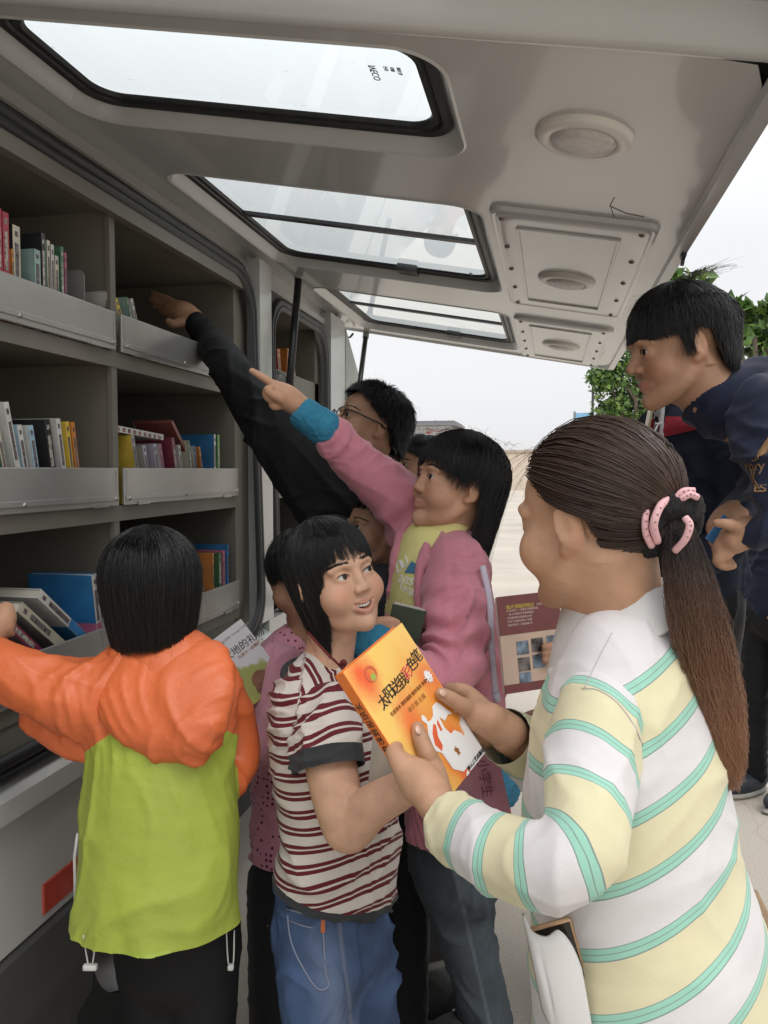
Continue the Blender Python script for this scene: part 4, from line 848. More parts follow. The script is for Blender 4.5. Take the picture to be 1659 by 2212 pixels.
def cover_paint(m, wash, o, ex, ey, w, h):
    """a printed watercolour: position on the cover comes from the book's own axes"""
    t = m.node_tree; s = base_socket(m); ge = _n(t, 'ShaderNodeTexCoord')
    def coord(ax, L):
        d = _n(t, 'ShaderNodeVectorMath', operation='SUBTRACT'); t.links.new(ge.outputs['Object'], d.inputs[0]); d.inputs[1].default_value = tuple(o)
        q = _n(t, 'ShaderNodeVectorMath', operation='DOT_PRODUCT'); t.links.new(d.outputs[0], q.inputs[0]); q.inputs[1].default_value = tuple(np.asarray(ax)/L); return q.outputs['Value']
    cb_ = _n(t, 'ShaderNodeCombineXYZ'); t.links.new(coord(ex, w), cb_.inputs[0]); t.links.new(coord(ey, h), cb_.inputs[1])
    n = _n(t, 'ShaderNodeTexNoise'); n.inputs['Scale'].default_value = 3.2; n.inputs['Detail'].default_value = 5; t.links.new(cb_.outputs[0], n.inputs['Vector'])
    last = None
    base = _n(t, 'ShaderNodeRGB'); base.outputs[0].default_value = (*wash[0], 1); last = base.outputs[0]
    for (x, y, r, col, soft) in wash[1]:
        d = _n(t, 'ShaderNodeVectorMath', operation='DISTANCE'); t.links.new(cb_.outputs[0], d.inputs[0]); d.inputs[1].default_value = (x, y, 0)
        a = _n(t, 'ShaderNodeMath', operation='MULTIPLY_ADD'); t.links.new(n.outputs['Fac'], a.inputs[0]); a.inputs[1].default_value = .45; t.links.new(d.outputs['Value'], a.inputs[2])
        g = _n(t, 'ShaderNodeMapRange'); t.links.new(a.outputs[0], g.inputs[0]); g.inputs[1].default_value = r+.22-soft; g.inputs[2].default_value = r+.22+soft; g.inputs[3].default_value = 1; g.inputs[4].default_value = 0
        x_ = _n(t, 'ShaderNodeMix', data_type='RGBA'); t.links.new(g.outputs[0], x_.inputs[0]); t.links.new(last, x_.inputs[6]); x_.inputs[7].default_value = (*col, 1); last = x_.outputs[2]
    t.links.new(last, s)
RED_, ORG_, YLW_ = (.80, .14, .05), (.84, .32, .06), (.86, .56, .15)
obo = np.array(origin(ob))
cover_paint(m, (YLW_, [(.18, .12, .14, RED_, .12), (.85, .5, .26, ORG_, .2), (.9, .42, .12, RED_, .1), (.45, .55, .16, RED_, .14), (.75, .85, .42, ORG_, .12), (.7, .95, .2, RED_, .1), (1.24, 1.12, .50, (.80, .79, .78), .012)]), BK_TL, bu, bv, bw, bh)
PAGES = mat('page_edges', (.62, .58, .5), .9, bump=.5, bscale=30, stretch=(1, 1, 60)); SPN = mat('spine_orange', (.78, .20, .04), .35, coat=.2)
b = MB(); b.obox(BKP(.5, .5, -.0008), bu, bv, (bw/2, bh/2, .0006)); b.build('cover', m, ob)
b = MB(); b.obox(BKP(.5, .5, -.0172), bu, bv, (bw/2, bh/2, .0006)); b.build('back_cover', SPN, ob)
b = MB(); b.obox(BKP(-.004, .5, -.009), bu, bv, (.0009, bh/2, .0088)); spn = b.build('spine', SPN, ob)
b = MB(); b.obox(BKP(.495, .5, -.009), bu, bv, (bw/2-.003, bh/2-.003, .0074)); b.build('pages', PAGES, ob)
KI = flat('ink_black', (.015, .015, .015)); WI = flat('ink_white', (.82, .81, .80)); RI = flat('ink_red', (.6, .06, .08)); BI = flat('ink_brown', (.32, .12, .03))
ttl = ((.16, .30, '太', KI), (.29, .285, '阳', KI), (.42, .285, '送', KI), (.555, .285, '我', KI), (.685, .27, '彩', RI), (.82, .25, '色', KI), (.95, .235, '笔', KI))
for x, y, ch, mm in ttl: text_mesh('title', ch, BKP(.06+(x-.06)*.88, y, .0004), bu*.98-bv*.05, -bv, .0205, mm, ob)
text_mesh('subtitle', '名家选本 精彩插图 循序渐进 阶梯阅读', BKP(.20, .385, .0004), bu, -bv, .0060, BI, ob)
text_mesh('author', '梅子涵 主编', BKP(.42, .445, .0004), bu, -bv, .0078, mat('ink_gold', (.5, .22, .05)), ob)
text_mesh('publisher', '浙江文艺出版社', BKP(.66, .975, .0006), bu, -bv, .0068, KI, ob)
text_mesh('spine_title', '太阳送我彩色笔', BKP(-.012, .20, -.009), bv, -bn, .0125, KI, spn, spacing=1.05)
text_mesh('spine_title', '梅子涵 主编', BKP(-.012, .78, -.009), bv, -bn, .008, BI, spn)
b = MB(); b.lathe(BKP(.27, .115, .0004), bn, [(.011, 0), (.011, .0003), (.0075, .0003), (.0075, 0)], 24); b.build('emblem', mat('emblem_red', (.6, .12, .05)), ob)
b = MB(); b.lathe(BKP(.275, .14, .0004), bn, [(.006, 0), (.006, .0004), (.0001, .0005)], 16); e_ = b.build('emblem', mat('emblem_brown', (.5, .28, .06)), ob)
b = MB(); b.lathe(BKP(.275, .14, .0008), bn, [(.0036, 0), (.0036, .0002), (.0001, .0003)], 16); b.build('emblem', mat('emblem_green', (.3, .45, .08)), ob)
def cut(pts, mm, nm, w=.0006):
    b = MB(); b.prism([BKP(x, y, w) for x, y in pts], bn*.0003); return b.build(nm, mm, ob)
cut([(.50, .545), (.525, .52), (.555, .53), (.565, .56), (.55, .575), (.60, .585), (.66, .575), (.72, .53), (.80, .53), (.84, .575), (.90, .66), (.84, .64), (.76, .655), (.72, .61), (.70, .68), (.73, .74), (.80, .74), (.86, .79), (.84, .90), (.80, .98), (.70, .965), (.60, .965), (.50, .90), (.49, .78), (.42, .73), (.44, .66), (.50, .61), (.53, .585)], WI, 'rider_shape')
cut([(.47, .71), (.52, .65), (.60, .61), (.62, .63), (.56, .69), (.55, .75), (.50, .77)], mat('cut_red', RED_, .3), 'saddle', .001)
cut([(.64, .63), (.68, .61), (.66, .68), (.63, .68)], mat('cut_red', RED_, .3), 'saddle', .001)
cut([(.645, .835), (.655, .815), (.67, .825), (.685, .81), (.69, .83), (.71, .84), (.695, .855), (.70, .875), (.675, .865), (.655, .875), (.66, .85)], BI, 'clock_mark', .001)
cut([(.855, .355), (.885, .33), (.93, .345), (.945, .385), (.92, .42), (.88, .41)], WI, 'sun_face')
for k in range(10): a = k*.628; cut([(.90+.04*cos(a), .375+.028*sin(a)), (.90+.075*cos(a+.15), .375+.05*sin(a+.15)), (.90+.04*cos(a+.35), .375+.028*sin(a+.35))], WI, 'sun_ray')
cut([(.895, .365), (.905, .362), (.905, .372)], BI, 'sun_eye', .001); cut([(.89, .39), (.91, .388), (.90, .397)], BI, 'sun_eye', .001)
for (x, y) in ((.97, .62), (.985, .67), (1.0, .705), (.96, .66)): cut([(x-.02, y), (x, y-.025), (x+.015, y), (x+.008, y+.02), (x-.01, y+.012)], WI, 'bird_shape')
cut([(.62, .985), (.66, .975), (.66, 1.0), (.60, 1.0)], WI, 'leg_shape')
# her hands
def bz(x, y, w): return bkz(x, y, w)
hs_ = .0023
LH = [T([P(948, 1748, .952), P(912, 1690, .985), P(890, 1668, 1.0)], [R_(38, .955), R_(43, .985), R_(34, 1.0)], .01), T([P(945, 1735, .955), bz(937, 1668, .012), bz(921, 1625, .013), bz(909, 1594, .0115), bz(902, 1572, .0095)], [.021, .0160, .0118, .0108, .0084], .008),
      T([P(900, 1700, .985), P(868, 1652, 1.0), P(852, 1622, 1.022), bz(868, 1600, -.030), bz(905, 1585, -.028)], [.019, .0145, .0115, .0095, .0082], .008)]
for dx, dy in ((10, 22), (22, 42), (36, 60)): LH.append(T([P(900+dx, 1700+dy*.4, .99), P(866+dx, 1652+dy, 1.01), P(856+dx, 1628+dy, 1.035), bz(872+dx, 1610+dy, -.030), bz(908+dx, 1592+dy, -.028)], [.017, .0135, .0108, .0092, .008], .006))
V, F = sdf_mesh(LH, hs_); wo.add(relax(V, F, 1), F)
RH = [T([P(1100, 1582, 1.13), P(1070, 1565, 1.13), P(1036, 1550, 1.13)], [R_(40, 1.13), R_(40, 1.13), R_(34, 1.13)], .01), T([P(1062, 1550, 1.12), bz(1020, 1535, .010), bz(995, 1522, .0125), bz(972, 1508, .0115), bz(953, 1498, .0095)], [.019, .0150, .0116, .0104, .0084], .008),
      T([P(1050, 1540, 1.14), P(1015, 1502, 1.15), P(993, 1490, 1.15), bz(972, 1488, -.028)], [.016, .0125, .0105, .0085], .006)]
for dy in (22, 46, 68): RH.append(T([P(1054, 1556+dy*.3, 1.145), P(1024+dy*.35, 1530+dy, 1.16), bz(995+dy*.4, 1515+dy, -.030), bz(955+dy*.4, 1500+dy, -.028)], [.0155, .0125, .0105, .0082], .006))
V, F = sdf_mesh(RH, hs_); wo.add(relax(V, F, 1), F)
NAIL = mat('fingernail', (.62, .40, .31), .3, coat=.3, var=.04)
for (p, d, u_, L, wd) in ((bz(904, 1577, .019), bz(901, 1566, .017)-bz(906, 1585, .019), bn, .0062, .0052), (bz(957, 1497, .0185), bz(948, 1494, .017)-bz(968, 1504, .0185), bn, .0062, .0052)):
    n_ = unit(np.cross(d, u_)); V, F = sdf_mesh([E(p, (L, wd, .0022), 0, 'u', np.stack([unit(d), n_, np.cross(unit(d), n_)], 1))], .0008); mesh('fingernail', V, F, NAIL, wo.root, True)
# hip pocket with a phone in it
pk = [P(1132, 1972, .862), P(1150, 2010, .852), P(1180, 2022, .848), P(1206, 2008, .85), P(1232, 2040, .855), P(1252, 2090, .86)]
lowp = [P(1175, 2180, .868), P(1200, 2230, .865), P(1225, 2260, .862), P(1250, 2270, .862), P(1275, 2290, .866), P(1290, 2300, .87)]
rg = [[a+(c-a)*t-unit(FW)*.012*sin(pi*t)*(1 if 0 < i < 5 else .3) for i, (a, c) in enumerate(zip(catmull(pk, 4), catmull(lowp, 4)))] for t in np.linspace(0, 1, 10)]
v, f = loft(rg, False); b = MB(); b.add(v, f); pko = b.build('pocket', CUFFM, wo.root, True)
md = pko.modifiers.new('s', 'SOLIDIFY'); md.thickness = .003
ph_ = root('mobile_phone', 'gold edged mobile phone tucked in the cardigan pocket', 'phone', P(1165, 2010, .875))
b = MB(); b.obox(P(1212, 2080, .885), UP+RT*-.28, RT, (.047, .024, .004), 0, .003); b.build('case', mat('phone_gold', (.42, .26, .15), .3, metal=.7), ph_)
b = MB(); b.obox(P(1212, 2080, .885)-FW*.0045, UP+RT*-.28, RT, (.044, .021, .0008)); b.build('screen', mat('phone_glass', (.02, .015, .012), .08), ph_)
wo.done()
# ------------------------------------------------------------------ the striped girl
TEE = mat('ribbed_tee', (1, 1, 1), .85, spec=.2, var=.05, vscale=12, bump=.15, bscale=500, sheen=.1)
CRM, MAR, TRIM = (.56, .51, .46), (.115, .014, .02), (.035, .037, .04)
bands(TEE, 'stripe', .0315, [(0, MAR), (.20, CRM), (.30, MAR), (.50, CRM)]); tint(TEE, 'trim', TRIM, 1, True)
DENIM = mat('blue_denim', (.055, .092, .18), .8, spec=.25, var=.30, vscale=14, bump=.3, bscale=500); tint(DENIM, 'fade', (.15, .20, .31), .8); tint(DENIM, 'seam', (.24, .25, .3), .8)
gb = P(735, 2212, 1.5)
gi = Person('smiling girl with black bob and fringe in maroon and white striped tee', (gb[0], gb[1], 0), SK_G)
gx = frame(50)[:, 0]; gy = frame(50)[:, 1]
G_T = [(P(690, 1452, 1.49), .05, .045), (P(697, 1478, 1.48), .10, .055), (P(705, 1520, 1.475), .125, .075), (P(716, 1600, 1.47), .128, .092), (P(730, 1720, 1.465), .126, .098), (P(738, 1800, 1.465), .122, .096), (P(728, 1880, 1.465), .128, .102), (P(720, 1945, 1.465), .127, .104), (P(720, 2060, 1.465), .130, .108)]
SH = P(716, 1548, 1.385); G_SL = [P(700, 1525, 1.41), P(706, 1575, 1.375), P(712, 1625, 1.355), P(716, 1655, 1.345)]; G_SR = [R_(52, 1.4), R_(70, 1.37), R_(75, 1.35), R_(74, 1.345)]
G_S2 = [P(800, 1500, 1.60), P(835, 1580, 1.62), P(845, 1620, 1.62)]
slg = T(G_SL, G_SR, .012); sl2 = T(G_S2, [.05, .055, .055], .012); tog = SL(G_T, gx, .02)
CRH = HS(P(760, 1925, 1.465), V3(.28*RT[0], .28*RT[1], 1.0), .5)
def tee_t(V):
    s_ = V[:, 2]-.10*((V-G_T[3][0])@RT)+.018*np.sin((V@gx)*14)+.12*np.clip(G_T[5][0][2]-V[:, 2], 0, 1)*np.sin(((V-G_T[5][0])@RT)*9)
    yk = np.clip((V[:, 2]-P(0, 1572, 1.45)[2])/.004+.5, 0, 1)*(((V-SH)@RT) > -.055)*(((V-SH)@RT) < .05); s_ = np.where(yk > .5, (V-SH)@unit(gx+UP*.35)+1, s_)
    return {'stripe': s_+9*.0315, 'trim': np.clip(.5-(CRH[0](V)-.014)/.01, 0, 1)}
LSL = chain_s(np.array([G_SL[-1]]), G_SL)[0]
def tee_s(V):
    e_s = chain_s(V, G_SL); return {'stripe': e_s+.20*((V-SH)@RT)+9*.0315, 'trim': np.clip(.5+(e_s-(LSL-.021))/.01, 0, 1)}
gd = unit(G_SL[-2]-G_SL[-1])
cloth_pieces('striped_tee', [([tog], tee_t, [(P(760, 1925, 1.465), V3(.28*RT[0], .28*RT[1], 1.0))]), ([slg], tee_s, [(G_SL[-1]-gd*.004, gd)]), ([sl2], lambda V: {'stripe': chain_s(V, G_S2)+1, 'trim': np.zeros(len(V))})], TEE, gi.root, .0044, .0075, .06, 21)
# neckline band
b = MB(); nkc = P(694, 1466, 1.48); b.tube([nkc+gx*.072*cos(t)+gy*.062*sin(t)+V3(0, 0, .004-.020*sin(t)-.004*abs(cos(t))) for t in np.linspace(0, 2*pi, 41)], .0085, 10, flat=.75); b.build('neckband', mat('tee_trim', TRIM, .85, bump=.2, bscale=400), gi.root, True)
arm = [P(706, 1560, 1.385), P(716, 1660, 1.345), P(738, 1760, 1.315), P(756, 1795, 1.305), P(800, 1745, 1.29), P(870, 1705, 1.27), P(925, 1672, 1.22)]
gi.core([T(arm, [.042, .044, .040, .0355, .0355, .030, .024], .012), SL([(c, max(a-.03, .03), max(b_-.03, .03)) for c, a, b_ in G_T[:7]], gx, .02)]+[T([P(720, 1950, 1.465)+gx*q*.046, P(735, 2120, 1.465)+gx*q*.058, V3(gb[0], gb[1], .40)+gx*q*.06, V3(gb[0], gb[1], .05)+gx*q*.06], [.045, .045, .035, .03], .01) for q in (-1, 1)], .006)
HD = [T([P(925, 1672, 1.22), P(955, 1655, 1.2)], [.026, .028], .01)]+[T([P(955, 1650+6*k, 1.2), P(985, 1640+8*k, 1.2), P(1000, 1640+9*k, 1.21)], [.010, .009, .0075], .004) for k in range(4)]
V, F = sdf_mesh(HD, .003); gi.add(V, F)
gi.head(.89, P(722, 1248, 1.475), 37, 5, 14, P(690, 1475, 1.49), .046, .0021, 'smile', cheek=1.05, nose=.88, eyes=.95, gaze=(-.42, 1, .10), brow=1.0)
gi.hair(lerp_hem([(-180, -.125), (-150, -.125), (-120, -.115), (-95, -.11), (-75, -.10), (-62, -.07), (-52, -.01), (-44, .028), (0, .034), (44, .026), (52, -.04), (62, -.10), (78, -.135), (95, -.165), (120, -.18), (150, -.18), (180, -.16)]), rad=(.0865, .101, .091), n=6500, r=.0008, taper=1.2, drop_noise=.018, seed=3)
tm = []
for k in range(8):
    x = (k-3.5)*.0052; y = .0815-abs(x)**2*24; tm.append((x, y))
b = MB()
for x, y in tm:
    p = gi.c+gi.M@(V3(x, y, -.0640+x*x*14)*.89); b.obox(p, gi.M[:, 0]+gi.M[:, 1]*(-x*20), gi.M[:, 2], (.00235*.89, .0052*.89, .002), 0, .0010)
b.build('teeth', mat('teeth', (.78, .74, .66), .2, coat=.5, var=.02), gi.root)
b = MB(); V, F = sdf_mesh([E(gi.c+gi.M@(V3(0, .062, -.069)*.89), (.019, .012, .008), 0, 'u', gi.M)], .002); mesh('mouth_inside', V, F, mat('mouth_dark', (.08, .015, .015), .4), gi.root)
# red cord
b = MB(); b.tube(catmull([P(665, 1365, 1.43), P(700, 1405, 1.405), P(728, 1432, 1.395), P(748, 1455, 1.40)], 6), .0024, 6); b.lathe(P(742, 1432, 1.39), FW, [(.001, -.008), (.007, -.003), (.006, .004), (.001, .008)], 10); cd_ = b.build('neck_cord', mat('red_cord', (.13, .014, .014), .8, bump=.5, bscale=300), gi.root, True)
# jeans
J_H = [(P(718, 1885, 1.465), .105, .085), (P(716, 1965, 1.465), .113, .093), (P(718, 2040, 1.465), .110, .094)]
def leg(q, dz=0): return T([P(722, 2010, 1.465)+gx*q*.042, P(735, 2120, 1.465)+gx*q*.058, P(745, 2260, 1.47)+gx*q*.06, V3(gb[0], gb[1], .08)+gx*q*.062+RT*.01], [.070, .070, .060, .052], .02)
def jean_attr(V):
    pr = ((V-CAM)@FW); yy = 1106-FPX*((V-CAM)@UP)/pr; xx = 829.5+FPX*((V-CAM)@RT)/pr
    fade = np.exp(-((xx-690-.18*(yy-2000))/38)**2)*np.clip((yy-1960)/120, 0, 1)
    seam = np.exp(-((xx-(733+.13*(yy-1990)))/3.2)**2)*(yy > 1950)*.7
    return {'fade': np.clip(fade, 0, 1), 'seam': seam}
jns = cloth('jeans', [SL(J_H, gx, .02), leg(1), leg(-1)], DENIM, gi.root, .005, .008, .06, V3(.2, .1, 1), 31, jean_attr)
def on_front(x, y, Z): return P(x, y, Z)
b = MB(); pk = [(602, 1962), (655, 1978), (676, 1980), (684, 2090), (692, 2128), (668, 2135), (640, 2095), (612, 2035)]
Zp = lambda x, y: 1.402-(x-640)*.00062+(.03 if x < 620 else 0)
pk = catmull([(x+18, y, 0) for x, y in pk+pk[:1]], 4); rim = [surf(jns, x, y, .001)[0] for x, y, _ in pk]; b.tube(rim, .0016, 5); b.tube([surf(jns, x, y, .001)[0] for x, y in ((626, 1988), (650, 1998), (672, 2004), (696, 2004))], .0014, 5); b.build('pocket_stitching', mat('denim_stitch', (.22, .24, .32), .8), gi.root, True)
b = MB(); b.obox(surf(jns, 697, 1998, .0015)[0], RT, UP, (.0035, .012, .0015)); b.build('pocket_tag', mat('tag_orange', (.45, .12, .04)), gi.root)
gi.done()
# ------------------------------------------------------------------ the girl in the orange and lime windbreaker
WIND = mat('windbreaker_nylon', (.34, .42, .06), .45, spec=.4, var=.10, vscale=8, bump=.25, bscale=35, dirt=(.28, .34, .05), dscale=5); tint(WIND, 'orange', (.62, .14, .045), 1, True)
ORN = mat('windbreaker_orange', (.62, .14, .045), .45, spec=.4, var=.10, vscale=8, bump=.25, bscale=40)
oz = 1.36; ogb = P(390, 2212, 1.42)
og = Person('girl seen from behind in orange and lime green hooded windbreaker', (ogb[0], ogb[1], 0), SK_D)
ox = frame(172)[:, 0]; oy = frame(172)[:, 1]
O_T = [(P(345, 1402, 1.37), .055, .05), (P(348, 1430, 1.365), .10, .065), (P(352, 1480, 1.36), .128, .082), (P(352, 1560, 1.355), .126, .092), (P(348, 1680, 1.35), .126, .10), (P(345, 1820, 1.35), .136, .108), (P(338, 1950, 1.35), .140, .112), (P(335, 2030, 1.35), .142, .115), (P(335, 2170, 1.35), .144, .117)]
O_L = [P(262, 1475, 1.36), P(190, 1510, 1.34), P(100, 1490, 1.33), P(20, 1450, 1.33), P(-60, 1400, 1.36)]; O_LR = [R_(62, 1.36), R_(85, 1.34), R_(70, 1.33), R_(62, 1.33), R_(45, 1.36)]
O_R = [P(462, 1470, 1.42), P(505, 1560, 1.45), P(520, 1640, 1.44), P(505, 1690, 1.40)]; O_RR = [.045, .042, .034, .026]
hood = SL([(P(345, 1425, 1.345), .085, .04), (P(355, 1465, 1.315), .112, .035), (P(383, 1525, 1.283), .105, .033), (P(407, 1585, 1.264), .070, .033), (P(424, 1632, 1.262), .022, .02)], ox, .012)
slo = T(O_L, O_LR, .03); sro = T(O_R, O_RR, .02); too = SL(O_T, ox, .025)
def wind_attr(V):
    pr = ((V-CAM)@FW); yy = 1106-FPX*((V-CAM)@UP)/pr; xx = 829.5+FPX*((V-CAM)@RT)/pr
    edge = 1515+np.abs(xx-330)*.75; edge = np.where(xx > 330, 1515+(xx-330)*.4, edge)
    dt_ = too[0](V); sd = np.maximum((edge-yy)*1.36/FPX, np.maximum(dt_-slo[0](V), dt_-sro[0](V))-.002); return {'orange': np.clip(.5+sd/.02, 0, 1)}
def wind_extra(V, N):
    z0 = P(333, 1985, 1.35)[2]; t = np.clip((z0+.10-V[:, 2])/.12, 0, 1); a = np.arctan2((V-O_T[-1][0])@oy, (V-O_T[-1][0])@ox)
    V = V+N*(.004*np.sin(a*5+1.2)*t+.003*np.sin(a*9+V[:, 2]*9)*t)[:, None]; V[:, 2] += .012*np.sin(a*3+.5)*t; return V
cloth('windbreaker', [too, slo, sro], WIND, og.root, .0055, .0055, .085, V3(.5, .2, 1), 41, wind_attr, wind_extra, cuts=[(P(333, 1985, 1.35), UP)])
cloth('hood', [hood, T([P(262, 1425, 1.34), P(300, 1470, 1.31), P(330, 1510, 1.30), P(372, 1560, 1.285)], [.020, .019, .016, .012], .010), T([P(440, 1425, 1.345), P(465, 1480, 1.32), P(455, 1560, 1.29)], [.02, .02, .014], .010)], ORN, og.root, .0045, .0055, .06, None, 42)
# underarm drape of the wide sleeve
cloth('sleeve_drape', [SL([(P(60, 1540, 1.335), .03, .012), (P(150, 1580, 1.335), .045, .018), (P(225, 1625, 1.335), .03, .016), (P(240, 1650, 1.335), .012, .01)], UP, .01)], ORN, og.root, .005, .004, .04, None, 43)
og.core([SL([(c, max(a-.03, .025), max(b_-.03, .025)) for c, a, b_ in O_T[:6]], ox, .02), T(O_L, [.035, .032, .028, .024, .02], .02), T(O_R, [.028, .025, .02, .016], .01)]+[T([P(385, 2020, 1.40)+ox*q*.045, V3(ogb[0], ogb[1], .42)+ox*q*.045, V3(ogb[0], ogb[1], .06)+ox*q*.05], [.045, .035, .03], .01) for q in (-1, 1)])
LEGG = mat('black_leggings', (.008, .008, .009), .75, spec=.25)
cloth('leggings', [SL([(P(365, 1900, 1.37), .10, .085), (P(380, 2050, 1.40), .105, .09)], ox, .02)]+[T([P(385, 2020, 1.40)+ox*q*.045, V3(ogb[0], ogb[1], .42)+ox*q*.045, V3(ogb[0], ogb[1], .09)+ox*q*.05], [.068, .052, .042], .015) for q in (-1, 1)], LEGG, og.root, .009, .002, .05)
for q in (-1, 1): cloth('shoe', [E(V3(ogb[0], ogb[1], .045)+ox*q*.05+oy*.05, (.04, .11, .045), .01, 'u', np.stack([ox, oy, V3(0, 0, 1)], 1))], mat('shoe_dark', (.05, .05, .05), .7), og.root, .008, 0)
og.head(.86, P(323, 1282, 1.385), -152, -8, 0, P(345, 1420, 1.375), .042, .003, 'closed', cheek=1.1)
og.hair(lerp_hem([(-180, -.105), (-120, -.105), (-80, -.10), (-62, -.08), (-52, -.02), (-44, .030), (0, .030), (44, .030), (52, -.02), (62, -.08), (80, -.075), (120, -.085), (180, -.10)]), rad=(.096, .111, .096), n=6500, r=.0007, taper=1.3, drop_noise=.012, seed=8)
HO_ = [T([P(-30, 1400, 1.37), P(5, 1345, 1.39), P(12, 1318, 1.40)], [.018, .022, .015], .01)]+[T([P(8+6*k, 1330+5*k, 1.395), P(20+6*k, 1345+6*k, 1.41), P(14+5*k, 1365+5*k, 1.42)], [.0085, .0075, .0065], .004) for k in range(-2, 2)]+[T([P(0, 1345, 1.39), P(18, 1352, 1.385), P(24, 1368, 1.39)], [.009, .0085, .007], .004)]
V, F = sdf_mesh(HO_, .003); og.add(V, F)
b = MB(); b.tube([P(168, 1800, 1.33), P(161, 1850, 1.33), P(162, 1900, 1.33), P(163, 1985, 1.33)], .0028, 6); b.obox(P(160, 1990, 1.325), RT, UP, (.003, .012, .003)); b.build('side_zip', mat('zip_white', (.55, .53, .52), .6), og.root, True)
for (xa, xb, y0, y1, Z) in ((178, 212, 2020, 2095, 1.27), (487, 510, 2010, 2095, 1.34)):
    b = MB(); b.tube(catmull([P(xa+2, y0, Z), P((xa+xb)/2-6, y1-20, Z), P((xa+xb)/2, y1, Z), P((xa+xb)/2+6, y1-20, Z), P(xb-4, y0, Z)], 4), .0013, 5); b.obox(P((xa+xb)/2, y1-6, Z-.004), RT, UP, (.011 if xa < 200 else .005, .0045, .005), 0, .002); b.build('hem_drawcord', mat('cord_white', (.5, .5, .48), .5), og.root, True)
og.done()
# ------------------------------------------------------------------ the girl in the dotted pink cardigan
PINKC = mat('pink_knit', (.56, .27, .33), .9, spec=.15, var=.06, vscale=10, bump=.15, bscale=400, sheen=.2)
DOTC = mat('pink_dotted_knit', (.56, .25, .32), .9, spec=.15, bump=.15, bscale=400, sheen=.2)
t = DOTC.node_tree; s_ = base_socket(DOTC); src = s_.links[0].from_socket; co = _n(t, 'ShaderNodeTexCoord'); vo = _n(t, 'ShaderNodeTexVoronoi'); vo.inputs['Scale'].default_value = 75; vo.inputs['Randomness'].default_value = .45
t.links.new(co.outputs['Object'], vo.inputs['Vector']); lt = _n(t, 'ShaderNodeMath', operation='LESS_THAN'); lt.inputs[1].default_value = .26; t.links.new(vo.outputs['Distance'], lt.inputs[0])
x = _n(t, 'ShaderNodeMix', data_type='RGBA'); t.links.new(lt.outputs[0], x.inputs[0]); t.links.new(src, x.inputs[6]); x.inputs[7].default_value = (.10, .02, .04, 1); t.links.new(x.outputs[2], s_)
pb = P(620, 2100, 1.85)
pg = Person('girl in dotted pink cardigan reading behind the striped girl', (pb[0], pb[1], 0), SK_D)
px_ = frame(-120)[:, 0]
P_T = [(P(640, 1395, 1.86), .06, .055), (P(640, 1430, 1.855), .12, .075), (P(640, 1530, 1.85), .125, .09), (P(640, 1700, 1.84), .115, .09), (P(640, 1830, 1.84), .12, .095), (P(640, 1900, 1.84), .12, .095)]
P_A = [P(602, 1440, 1.72), P(590, 1520, 1.68), P(585, 1585, 1.655), P(560, 1610, 1.65), P(520, 1575, 1.66), P(495, 1530, 1.68)]; P_AR = [.055, .052, .046, .042, .033, .026]
cloth('cardigan', [SL(P_T, px_, .02)], DOTC, pg.root, .006, .005, .06, None, 51, cuts=[(P(640, 1835, 1.84), UP)])
cloth('sleeve', [T(P_A, P_AR, .015)], PINKC, pg.root, .005, .009, .05, None, 52)
cloth('skirt', [SL([(P(640, 1840, 1.84), .112, .088), (P(640, 1960, 1.84), .125, .10)], px_, .01)], mat('white_pleats', (.42, .42, .41), .8), pg.root, .006, .004, .022, V3(0, 0, 1), 53)
cloth('leggings', [T([P(640, 1880, 1.84)+px_*q*.06, V3(pb[0], pb[1], .07)+px_*q*.06], [.075, .05], .01) for q in (-1, 1)], PANTB, pg.root, .01, .002, .05)
pg.core([SL([(c, a-.02, b_-.02) for c, a, b_ in P_T], px_, .02), T(P_A, [r*.7 for r in P_AR], .01)]+[T([P(640, 1900, 1.84)+px_*q*.06, V3(pb[0], pb[1], .05)+px_*q*.06], [.06, .035], .01) for q in (-1, 1)]+[T([P(500, 1535, 1.675), P(490, 1510, 1.68)], [.022, .02], .005)]+[T([P(492+4*k, 1525-8*k, 1.68), P(478+4*k, 1515-8*k, 1.665), P(470+4*k, 1522-8*k, 1.66)], [.008, .0075, .006], .003) for k in range(4)], .006)
pg.head(.86, P(655, 1245, 1.84), -112, -20, 0, P(642, 1410, 1.855), .045, .004, 'closed', face=False)
pg.hair(lerp_hem([(0, .03), (48, .0), (60, .01), (90, -.02), (130, -.09), (180, -.09)]), rad=(.088, .106, .092), n=900)
pg.done()
pbk = root('picture_book', 'white and green picture book with black brush title held by the dotted pink girl', 'book', P(500, 1460, 1.62))
pu = unit(P(555, 1395, 1.70)-P(425, 1500, 1.62)); c00 = P(497, 1337, 1.68)
q0, q1, q2, q3 = P(425, 1408, 1.62), P(520, 1337, 1.68), P(592, 1470, 1.66), P(497, 1560, 1.60)
eu = unit(q1-q0); ev = q3-q0; ev = unit(ev-eu*(ev@eu)); wU = float(np.linalg.norm(q1-q0)); hV = float(np.linalg.norm(q3-q0)); en = np.cross(ev, eu); en = en if en@FW < 0 else -en
def BQ(u, v, w=0): return q0+eu*wU*u+ev*hV*v+en*w
PCW = mat('picture_cover', (.62, .60, .62), .45, spec=.4, var=.03)
cover_paint(PCW, ((.60, .58, .60), [(.5, 1.15, .62, (.33, .34, .10), .03), (.65, .95, .20, (.16, .05, .03), .05), (.85, 1.0, .12, (.05, .16, .14), .05), (.3, 1.1, .16, (.42, .40, .10), .08)]), q0, eu, ev, wU, hV)
b = MB(); b.obox(BQ(.5, .5), eu, ev, (wU/2, hV/2, .0012)); b.build('cover', PCW, pbk)
